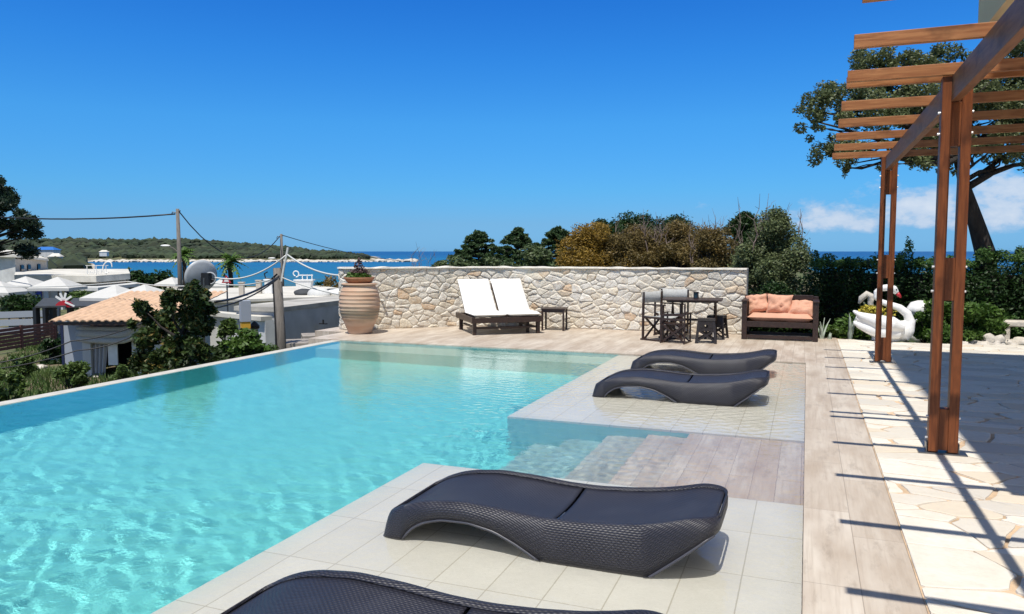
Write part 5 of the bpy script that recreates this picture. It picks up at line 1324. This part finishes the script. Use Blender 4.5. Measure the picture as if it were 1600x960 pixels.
# --- the leafy tree just beyond the pool and other vegetation
def leafy_tree():
    d = 12.6; base = G(285, d, -2.5); root = thing('leafy_tree', 'dark glossy leaved tree with yellowing leaves rising just beyond the infinity edge', 'tree', base)
    rr = random.Random(5); cl = []; segs = [(wiggle(base, A(285, 520, d), 4, .06, 1), [.09, .08, .07, .05, .04])]
    sp = [(222, 482, .17), (240, 500, .22), (262, 470, .2), (290, 462, .18), (312, 468, .2), (328, 482, .13), (232, 530, .28), (262, 510, .3), (300, 500, .3), (318, 512, .2), (250, 560, .34), (285, 545, .34), (308, 545, .26), (215, 565, .2), (275, 585, .3), (230, 590, .25), (312, 585, .22), (300, 447, .11), (205, 505, .1)]
    for i, (px, py, r) in enumerate(sp):
        c = A(px, py, d + rr.uniform(-.35, .35)); segs.append((wiggle(A(285, 540 if py < 540 else 600, d), c, 4, .06, i), [.035, .028, .02, .012, .006]))
        for k in range(8): u = Vector((rr.gauss(0, 1), rr.gauss(0, 1), rr.gauss(0, 1))).normalized(); cl.append((c + u * r * rr.uniform(.15, .75), (r * .5,) * 3))
    trunk_mesh('trunk', root, segs, n=5)
    leaves('crown', cl, 23000, .050, M['citrus_leaf'], root, 33, shell=.2, elong=2.0); leaves('yellowing_leaves', cl, 2600, .046, M['autumn_leaf'], root, 34, shell=.4)
leafy_tree()
def shrub_at(name, px, py_top, py_bot, d, hw, m, n, size, seed, label, group='shrubs below the infinity edge', cat='shrub'):
    z0 = ground_z(*G(px, d, 0).xy) - .05; base = G(px, d, z0); zt = top(py_top, d); zb = max(z0, top(py_bot, d)); rr = random.Random(seed); root = thing(name, label, cat, base, group=group); cl = []; segs = []
    for i in range(18):
        r = hw * rr.uniform(.25, .42); a = rr.uniform(-1, 1); t = rr.uniform(0, 1) * (1 - .35 * abs(a)); c = base + RH * a * hw * .8 + FH * rr.uniform(-.6, .6) * hw; c.z = zb + (zt - zb) * t; c.z = min(c.z, zt - r * .6); cl.append((c, (r, r, r * .8))); segs.append((wiggle(base, c, 3, .05, i), [.03, .02, .014, .005]))
    trunk_mesh('stems_or_core', root, segs, n=4); leaves('foliage', cl, n, size, m, root, seed, shell=.2); return root
shrub_at('garden_shrub', 385, 515, 570, 14.5, .45, M['green_leaf'], 2600, .06, 1, 'bright yellow green shrub under the yellow flue base')
shrub_at('garden_shrub', 345, 545, 590, 14.0, .32, M['citrus_leaf'], 3000, .06, 2, 'dark shrub right of the leafy tree')
shrub_at('garden_shrub', 405, 535, 570, 15, .35, M['weed_leaf'], 1800, .05, 3, 'low green shrub left of the leaning pole')
shrub_at('garden_shrub', 362, 500, 525, 17, .22, M['weed_leaf'], 1300, .06, 4, 'green shrub in front of the annex wall')
shrub_at('garden_shrub', 2, 572, 640, 17, .45, M['weed_leaf'], 2600, .07, 5, 'dark shrub at the bottom left by the pool edge')
shrub_at('garden_shrub', 118, 560, 610, 20, .38, M['weed_leaf'], 3000, .06, 6, 'green shrub at the left corner of the hut')
shrub_at('garden_shrub', 92, 528, 570, 27, .5, M['hedge_leaf'], 3000, .08, 7, 'dark shrub beside the brown fence left of the hut')
shrub_at('garden_shrub', 35, 556, 580, 24, .4, M['weed_leaf'], 1600, .07, 8, 'leafy shrub in front of the brown fence')
shrub_at('garden_shrub', 200, 570, 600, 19, .35, M['weed_leaf'], 1600, .05, 9, 'small shrub in front of the hut opening')
shrub_at('garden_shrub', 150, 455, 480, 52, 1.6, M['weed_leaf'], 2600, .16, 10, 'feathery green shrub in front of the long white restaurant', 'shrubs by the restaurant')
shrub_at('garden_shrub', 215, 425, 450, 85, 3.2, M['hedge_leaf'], 2600, .3, 11, 'dark bushes at the end of the restaurant by the shore', 'shrubs by the restaurant')
shrub_at('garden_shrub', 40, 462, 485, 42, 1.6, M['hedge_leaf'], 2200, .16, 12, 'dark shrub behind the low grey fence', 'shrubs by the restaurant')
shrub_at('garden_shrub', 380, 452, 475, 46, 1.2, M['weed_leaf'], 1500, .14, 13, 'green shrubs below the palm', 'shrubs by the restaurant')
shrub_at('garden_shrub', 522, 432, 465, 46, .9, M['brown_leaf'], 1200, .10, 14, 'brownish shrub against the sea left of the jar', 'shrubs by the restaurant')
shrub_at('garden_shrub', 505, 436, 465, 47, .5, M['hedge_leaf'], 800, .09, 15, 'narrow dark shrub beside the white stand', 'shrubs by the restaurant')
# thatch grey heap under the leafy tree
def heap(px, d, rx, zc, lab, seed):
    p = G(px, d, zc); b = MB(); b.blob((0, 0, 0), (rx, rx * .7, .55), 3, .5, seed, sc=2); o = b.build('rubble_heap', M['concrete'], smooth='all'); o.location = p; tag(o, lab, 'rubble heap', 'grey rubble heaps beyond the pool edge')
heap(345, 16.5, 1.0, -1.95, 'grey rubble heap in the shade of the leafy tree', 1); heap(410, 17.5, .9, -2.0, 'grey rubble heap left of the leaning pole', 2)
# grass and weeds on the slope
def grass():
    rg = np.random.RandomState(2); n = 26000; V = []
    px = rg.uniform(-80, 330, n); dd = rg.uniform(14.5, 34, n)
    P = np.array([tuple(G(a, b, 0)) for a, b in zip(px, dd)]); z = np.array([ground_z(x, y) for x, y in P[:, :2]])
    keep = np.array([noise.noise(Vector((x * .5, y * .5, 2))) > -.12 for x, y in P[:, :2]]); P = P[keep]; z = z[keep]; n = len(P)
    h = rg.uniform(.06, .24, n); a = rg.uniform(0, 6.28, n); w = .018
    b = np.stack([P[:, 0], P[:, 1], z - .02], 1); s = np.stack([np.cos(a), np.sin(a), a * 0], 1) * w; t = np.stack([rg.normal(0, .05, n), rg.normal(0, .05, n), h], 1)
    V = np.stack([b - s, b + s, b + t + s * .3, b + t - s * .3], 1).reshape(-1, 3)
    o = quads('grass', V, n, M['weed_leaf'], None); tag(o, 'rough green grass and weeds on the slope below the pool', 'grass', kind='stuff')
grass()
def stones_field():
    for i, (px, py, w) in enumerate(((60, 580, .22), (85, 572, .3), (26, 590, .18), (97, 590, .16), (145, 596, .14))):
        d = 4.05 / ((py - 393) / 1196); p = G(px, d, 0); z = ground_z(p.x, p.y); b = MB(); b.blob((0, 0, 0), (w, w * .7, w * .5), 2, .4, i); o = b.build('field_stone', M['rock'], smooth='all'); o.location = (p.x, p.y, z + w * .15)
        tag(o, ['pale stone in the grass near the brown fence', 'largest pale stone in the grass left of the hut', 'small stone in the grass at the far left', 'small stone left of the hut corner shrub', 'small stone before the hut opening'][i], 'stone', 'stones in the grass')
stones_field()
# --- brown slatted fence
def fence(name, pts, h, m, lab, nsl, thick=.03, pst=1.6):
    root = thing(name, lab, 'fence', (pts[0].x, pts[0].y, pts[0].z))
    for a, b in zip(pts, pts[1:]):
        mb = MB()
        for k in range(nsl): z = .1 + (h - .1) * k / nsl; mb.bar(a + Vector((0, 0, z + h / nsl * .35)), b + Vector((0, 0, z + h / nsl * .35)), thick, h / nsl * .72)
        mb.build('slats', m, root, world=True)
        n = max(1, int((b - a).length / pst))
        for k in range(n + 1): q = a.lerp(b, k / n); mb = MB(); mb.box(q + Vector((0, 0, h / 2)) - FH * .06, (.09, .09, h + .06)); mb.build('post', m, root, world=True)
fz = lambda px, d: G(px, d, ground_z(*G(px, d, 0).xy))
fence('slat_fence', [fz(-90, 27), fz(88, 33)], .98, M['fence'], 'reddish brown slatted wooden fence left of the hut', 6)
fence('rail_fence', [fz(-60, 36), fz(95, 37)], 1.25, M['grey_paint'], 'grey railed fence behind the brown one', 3, pst=2.2)
# --- dark felt shelter and its red and white ornament
def shelter():
    d = 34; zr = top(473, d)
    c = G(80, d, 0); root = thing('felt_roof_shelter', 'open shelter with a dark felt roof left of the orange tiles', 'shelter', fz(80, d))
    for (a, b_, d0, d1) in ((53, 102, 33, 37), (100, 163, 34, 39)):
        e = [G(a, d0, 0), G(b_, d0, 0), G(b_ + (4 if b_ < 110 else -4), d1, 0), G(a + 14, d1, 0)]; z = [top(479, d0), top(478, d0), top(466, d1), top(466, d1)]
        b = MB(); vs = [Vector((q.x, q.y, zz)) for q, zz in zip(e, z)]; vs += [v - Vector((0, 0, .07)) for v in vs]; b.add(vs, [(0, 1, 2, 3), (7, 6, 5, 4), (0, 4, 5, 1), (1, 5, 6, 2), (2, 6, 7, 3), (3, 7, 4, 0)]); b.build('roof', M['dark_felt'], root, world=True)
    for px, dd in ((59, 33.3), (85, 33.5), (112, 34.5), (73, 36.5)):
        q = fz(px, dd); b = MB(); zt = top(481, dd); b.box(Vector((q.x, q.y, (q.z + zt) / 2)), (.20, .20, zt - q.z)); b.build('post', M['cable_black'], root, world=True)
    b = MB(); b.bar(G(66, 33.3, -2.5), G(80, 33.5, -1.0), .08, .08); b.build('brace', M['cable_black'], root, world=True)
    q = A(101, 480, 33.2); o = thing('roof_ornament', 'small red and white ornament with crossed white blades on the dark shelter roof', 'ornament', q, YAW)
    b = MB(); vs = []
    n = 12
    poly = [(-.36, 0), (.36, 0), (.32, .12), (.18, .24), (0, .29), (-.18, .24), (-.32, .12)]
    b.add([(x, -.1, z) for x, z in poly] + [(x, .1, z) for x, z in poly], [tuple(range(7)), tuple(range(13, 6, -1))] + [(i, 7 + i, 7 + (i + 1) % 7, (i + 1) % 7) for i in range(7)]); b.build('body', M['red_paint'], o)
    b = MB()
    for a in (35, 75, 110, 145): b.bar((0, -.05, .25), (.42 * math.cos(R(a)), -.05, .25 + .38 * math.sin(R(a))), .02, .09)
    b.bar((.1, -.12, .22), (.50, -.12, .04), .03, .07); b.build('blades', M['white_paint'], o)
shelter()
# --- restaurant and house
def restaurant():
    a = G(26, 62, 0); b_ = G(150, 60, 0); c = G(196, 66, 0); far1 = G(196, 74, 0); z0 = -3.9; zr = top(430, 61)
    root = thing('long_restaurant', 'long low white restaurant with a flat roof terrace on the left shore', 'building', G(100, 61, z0))
    poly = [a, b_, c, G(205, 82, 0), G(20, 82, 0)]
    frame_box('wall', M['beige_wall'], root, [a, b_, c, G(196, 80, 0), G(26, 80, 0)], z0, zr - .5); frame_box('roof', M['roof_slab'], root, [G(22, 61, 0), G(150, 59, 0), G(203, 65.5, 0), G(200, 82, 0), G(26, 82, 0)], zr - .5, zr)
    frame_box('canopy', M['white_wall'], root, [G(92, 57.5, 0), G(152, 56.8, 0), G(218, 64, 0), G(212, 67, 0), G(150, 58.9, 0), G(92, 59.4, 0)], zr - 1.05, zr - .80)
    u = (b_ - a).normalized(); n = Vector((u.y, -u.x, 0)); u2 = (c - b_).normalized(); n2 = Vector((u2.y, -u2.x, 0))
    for (t, w, za, zb, nm, m) in ((1.9, .55, z0 + .9, zr - 1.3, 'window', 'blue_paint'), (2.7, .5, z0, zr - 1.3, 'pillar', 'white_wall'), (4.4, .9, z0, zr - 1.3, 'door', 'glass_dark'), (5.5, .5, z0, zr - 1.3, 'door', 'glass_dark'), (.2, .9, z0, zr - 1.2, 'glass_screen', 'grey_paint')):
        wall_hole(nm, M[m], root, a + u * t + n * .05, u, w, za, zb, .1)
    wall_hole('window', M['glass_dark'], root, b_ + u2 * 1.6 + n2 * .05, u2, 2.3, z0 + .8, zr - 1.2, .1); wall_hole('window', M['glass_dark'], root, b_ + u2 * 4.6 + n2 * .05, u2, 1.6, z0 + .8, zr - 1.2, .1)
    b = MB()
    for px, dd in ((208, 64.6), (150, 57.4), (96, 58)): q = G(px, dd, 0); b = MB(); b.box(Vector((q.x, q.y, (z0 + zr - 1.05) / 2)), (.22, .22, zr - 1.05 - z0)); b.build('post', M['white_wall'], root, world=True)
    # rooftop sign: unreadable row of white script with a big ring
    o = thing('rooftop_sign', 'row of white script lettering with a tall ring on the restaurant roof', 'sign', G(150, 62, zr), YAW)
    s = FPX / 62
    b = MB()
    for x in (-.75, 0, .8): b.bb(x - .02, x + .02, .05, .09, 0, .75)
    b.bb(-.85, 1.0, .04, .06, .72, .76); b.build('frame', M['white_paint'], o)
    b = MB(); x = -.85; rr = random.Random(8)
    for k in range(9):
        w = .13
        b.tube([(x + w * .5 + w * .5 * math.cos(a) , 0, .22 + .13 * math.sin(a)) for a in [q * .7 + k for q in range(rr.choice((5, 7, 9)))]], .028, 5)
        if k % 3 == 0: b.tube([(x + w, 0, .08), (x + w, 0, .42)], .025, 5)
        x += .19
    b.build('lettering', M['white_paint'], o)
    b = MB(); b.tube([(.95 + .36 * math.cos(a) + .1 * math.sin(a), 0, .60 + .46 * math.sin(a)) for a in [k * 2 * math.pi / 24 for k in range(21)]], .045, 6); b.build('ring', M['white_paint'], o, smooth='all')
restaurant()
def upper_house():
    z0 = -3.9; root = thing('stone_house', 'two storey house with a pale stone gable behind the restaurant at the left edge', 'house', G(30, 76, z0))
    pts = [G(-60, 72, 0), G(24, 70, 0), G(26, 78, 0), G(-60, 80, 0)]
    frame_box('stone_wall', M['white_wall'], root, pts, z0, top(396, 72))
    p = [G(24.5, 71.5, 0), G(73, 80, 0), G(75, 90, 0), G(26, 86, 0)]
    frame_box('wall', M['beige_wall'], root, p, z0, top(404, 79))
    b = MB(); e = [(-70, 71, 397), (26, 69.5, 399), (52, 84, 393), (-40, 84, 388)]; vs = [A(x, y, d_) for x, d_, y in e]; vs += [v - Vector((0, 0, .2)) for v in vs]
    b.add(vs, [(0, 1, 2, 3), (7, 6, 5, 4), (0, 4, 5, 1), (1, 5, 6, 2), (2, 6, 7, 3), (3, 7, 4, 0)]); b.build('roof', M['roof_slab'], root, world=True)
    b = MB(); e = [(24, 71, 399), (76, 79.6, 405), (52, 90, 396), (30, 86, 394)]; vs = [A(x, y, d_) for x, d_, y in e]; vs += [v - Vector((0, 0, .2)) for v in vs]
    b.add(vs, [(0, 1, 2, 3), (7, 6, 5, 4), (0, 4, 5, 1), (1, 5, 6, 2), (2, 6, 7, 3), (3, 7, 4, 0)]); b.build('roof', M['roof_slab'], root, world=True)
    u = (p[1] - p[0]).normalized(); n = Vector((u.y, -u.x, 0)); L = (p[1] - p[0]).length
    for t in (.13, .34, .66): wall_hole('window', M['glass_dark'], root, p[0] + u * L * t + n * .05, u, .75, top(425, 74), top(414, 74), .12)
upper_house()
def terrace_umbrella():
    root = thing('terrace_umbrella', 'x', 'umbrella'); b = MB(); W = 1.18; n = 8; vs = [(0, 0, 2.80)]
    for j, (r, z) in enumerate(((.5, 2.50), (1, 2.16), (1.0, 2.0))):
        for k in range(16):
            a = k / 16 * 4; side = int(a); t = a - side; c = [(-1, -1), (1, -1), (1, 1), (-1, 1), (-1, -1)]; x = c[side][0] * (1 - t) + c[side + 1][0] * t; y = c[side][1] * (1 - t) + c[side + 1][1] * t
            sagz = -.05 * math.sin(math.pi * t) if j == 1 else 0; vs.append((x * r * W, y * r * W, z - sagz * .3))
    fs = [(0, 1 + k, 1 + (k + 1) % 16) for k in range(16)] + [(1 + j * 16 + k, 17 + j * 16 + k, 17 + j * 16 + (k + 1) % 16, 1 + j * 16 + (k + 1) % 16) for j in range(2) for k in range(16)]
    b.add(vs, fs); o = b.build('canopy', M['umbrella'], root); o.modifiers.new('t', 'SOLIDIFY').thickness = .015
    b = MB(); b.tube([(0, 0, 0), (0, 0, 2.72)], .035, 8); b.build('pole', M['dark_wood'], root)
    b = MB(); b.bb(-.3, .3, -.3, .3, 0, .1); b.build('base', M['concrete'], root)
    return root
um = terrace_umbrella(); first = True
for px, py, d, s, lab in ((90, 434, 46, 1.0, 'white umbrella with a dark pole in front of the restaurant door'), (40, 433, 52, .95, 'white umbrella in front of the stone house'), (0, 441, 48, 1.05, 'white umbrella cut by the left edge of the photo'),
                       (180, 447, 38, .95, 'white umbrella above the hut roof, left of a pair'), (226, 446, 37, .95, 'white umbrella above the hut roof, right of a pair'),                        (268, 434, 62, .8, 'small distant white umbrella left of the satellite dish'), (344, 437, 60, .6, 'tiny white umbrella between the dish and the triangular sign')):
    o = um if first else copy_tree(um); first = False; p = G(px, d, 0); zt = top(py, d); g0 = ground_z(p.x, p.y)
    o.location = (p.x, p.y, zt - 2.75 * s); o.scale = (s, s, s); o.rotation_euler.z = YAW + rnd.uniform(-.3, .3); o['label'] = lab; o['group'] = 'white terrace umbrellas'
    if o.location.z > g0 + .05: o.location.z = zt - 2.75 * s
    if o.location.z - g0 > .05:
        k = (zt - g0) / 2.75; o.location.z = g0; o.scale = (s, s, k)
def patio_table(px, d, lab, r=.9):
    p = fz(px, d); root = thing('patio_table', lab, 'table', p, 0, 'pale patio tables'); b = MB(); b.lathe([(r - .02, .70), (r, .72), (r, .74), (r - .02, .76)], n=24); b.build('tabletop', M['umbrella'], root)
    b = MB(); b.tube([(0, 0, 0), (0, 0, .7)], .05, 8); b.build('pedestal', M['steel'], root)
patio_table(15, 40, 'round pale patio table at the left edge behind the brown fence', 1.0); patio_table(42, 39, 'round pale patio table nearer the dark shelter', .8)
# --- beach palms
def palm(px, d, py_crown, lab, seed, s=1.0):
    z0 = ground_z(*G(px, d, 0).xy); base = G(px, d, z0); root = thing('palm_tree', lab, 'palm', base, group='palms by the bay'); zc = top(py_crown, d); t_ = Vector((base.x, base.y, zc))
    trunk_mesh('trunk', root, [(wiggle(base, t_, 5, .05, seed), [.2, .17, .15, .14, .15, .18])], n=8); rr = random.Random(seed); V = []
    for k in range(34):
        a = rr.uniform(0, 6.28); el = rr.uniform(-.5, 1.25); L = rr.uniform(.9, 1.5) * s; dr = Vector((math.cos(a) * math.cos(el), math.sin(a) * math.cos(el), math.sin(el))); sd = Vector((-math.sin(a), math.cos(a), 0)); prev = t_.copy()
        for i in range(1, 8):
            t = i / 7; p = t_ + dr * L * t - Vector((0, 0, .55 * L * t * t)); w = .17 * s * math.sin(math.pi * min(1, t * .8 + .2)) + .02
            for sg in (-1, 1): e = sd * sg * w - Vector((0, 0, w * .5)); V += [prev, p, p + e, prev + e + (p - prev) * .5]
            prev = p
    V = np.array([tuple(v) for v in V]) - np.array(tuple(base)); quads('fronds', V, len(V) // 4, M['green_leaf'], root)
palm(362, 50, 408, 'palm with yellow green fronds beside the satellite dish', 1, 1.0); palm(290, 58, 398, 'palm partly hidden behind the tall utility pole', 2, 1.1)
# --- dark cypress like tree at the left edge
def left_tree():
    d = 58; z0 = ground_z(*G(-15, d, 0).xy); base = G(-15, d, z0); root = thing('dark_pine', 'big dark pine at the left edge of the photo behind the stone house', 'tree', base); rr = random.Random(9); cl = []; segs = [(wiggle(base, A(-15, 300, d), 5, .2, 1), [.4, .35, .3, .22, .14, .05])]
    for i in range(70):
        t = rr.random(); py = 278 + 125 * t; w = 10 + 66 * min(1, t * 1.5) * (1 - .25 * max(0, t - .7) / .3); px = -16 + rr.uniform(-1, 1) * w; c = A(px, py, d + rr.uniform(-2, 2)); r = rr.uniform(.45, .85); cl.append((c, (r * 1.0, r * 1.0, r * .6))); segs.append((wiggle(A(-15, min(400, py + 20), d), c, 3, .1, i), [.1, .08, .05, .02]))
    trunk_mesh('trunk', root, segs, n=5); leaves('crown', cl, 34000, .12, M['dark_pine_leaf'], root, 12, shell=.1, elong=2.6)
left_tree()
# --- forest on the headland, rocks along its shore, far huts
def forest():
    rg = np.random.RandomState(4); b = MB(); cnt = 0; V = []; 
    ico = bmesh.new(); bmesh.ops.create_icosphere(ico, subdivisions=1, radius=1); iv = np.array([tuple(v.co) for v in ico.verts]); ifc = [tuple(x.index for x in f.verts) for f in ico.faces]; ico.free()
    vs = []; fs = []
    for i in range(5200):
        d = rg.uniform(505, 760) if i > 1500 else rg.uniform(503, 560); px = rg.uniform(-120, 590)
        if px > 150 + 1e9: continue
        p = G(px, d, 0); z = ground_z(p.x, p.y)
        if z < SEA + 1.6: continue
        r = rg.uniform(1.6, 3.6) * (1 if px < 480 else .7); s = np.array([r * rg.uniform(.9, 1.6), r * rg.uniform(.9, 1.6), r * rg.uniform(.6, 1.0)])
        v = iv * s * (1 + .3 * rg.normal(size=(len(iv), 1)) * .5) + np.array([p.x, p.y, z + r * .45]); k = len(vs) * len(iv); vs.append(v); fs += [tuple(q + k for q in f) for f in ifc]
    # nearer slopes left of the bay
    for i in range(1500):
        d = rg.uniform(175, 500); px = rg.uniform(-140, 128) 
        p = G(px, d, 0); z = ground_z(p.x, p.y)
        if z < SEA + .25: z = SEA + .3
        r = rg.uniform(1.2, 3.0); s = np.array([r * rg.uniform(.9, 1.5), r * rg.uniform(.9, 1.5), r * rg.uniform(.7, 1.1)])
        v = iv * s * (1 + .15 * rg.normal(size=(len(iv), 1))) + np.array([p.x, p.y, z + r * .45]); k = len(vs) * len(iv); vs.append(v); fs += [tuple(q + k for q in f) for f in ifc]
    V = np.concatenate(vs); me = bpy.data.meshes.new('far_forest'); me.from_pydata(V.tolist(), [], fs); me.materials.append(M['forest']); me.update()
    o = bpy.data.objects.new('far_forest', me); COL.objects.link(o); tag(o, 'low dark wood covering the headland across the bay', 'wood', kind='stuff')
forest()
def shore_rocks():
    rg = random.Random(6); b = MB(); n = 0
    for i in range(420):
        px = rg.uniform(150, 650); d = rg.uniform(468, 486) if px < 560 else rg.uniform(472, 560); z = SEA + rg.uniform(0, .5); r = rg.uniform(.8, 2.4); b.blob(G(px, d, z), (r * 1.6, r * 1.3, r * .55), 1, .5, i)
    for i in range(260):
        px = rg.uniform(185, 330); d = 138 + 45 * sstep(330, 180, px) + rg.uniform(-34, 8); r = rg.uniform(.3, 1.3); p = G(px, d, 0); b.blob(Vector((p.x, p.y, max(SEA, ground_z(p.x, p.y)) + r * .1)), (r * 1.6, r * 1.2, r * .6), 1, .5, i + 500)
    o = b.build('shore_rocks', M['rock']); tag(o, 'pale rocks scattered along the shore of the bay', 'rocks', kind='stuff')
shore_rocks()
def far_hut(px, d, py, w, m, lab, group=None):
    zt = top(py, d); p = G(px, d, zt - 3.4); root = thing('far_hut', lab, 'hut', p, YAW)
    b = MB(); b.bb(-w, w, -w * .6, w * .6, 0, 2.4); b.build('wall', M['white_wall'], root)
    b = MB(); vs = [(-w - .4, -w * .7, 2.4), (w + .4, -w * .7, 2.4), (w + .4, w * .7, 2.4), (-w - .4, w * .7, 2.4), (-w * .6, 0, 3.4), (w * .6, 0, 3.4)]; b.add(vs, [(0, 1, 5, 4), (1, 2, 5), (2, 3, 4, 5), (3, 0, 4), (3, 2, 1, 0)]); b.build('roof', m, root)
far_hut(74, 250, 386, 3.2, mat('blue_roof', (.02, .14, .45), .6), 'far hut with a bright blue roof among the trees on the left slope')
far_hut(88, 235, 396, 1.6, M['roof_slab'], 'small far white hut right of the blue roof'); far_hut(163, 420, 391, 2.0, M['roof_slab'], 'tiny white hut on the wooded headland above the ring sign')
# caustic receivers: everything standing in or under the water
for o in RECV: o.cycles.is_caustics_receiver = True
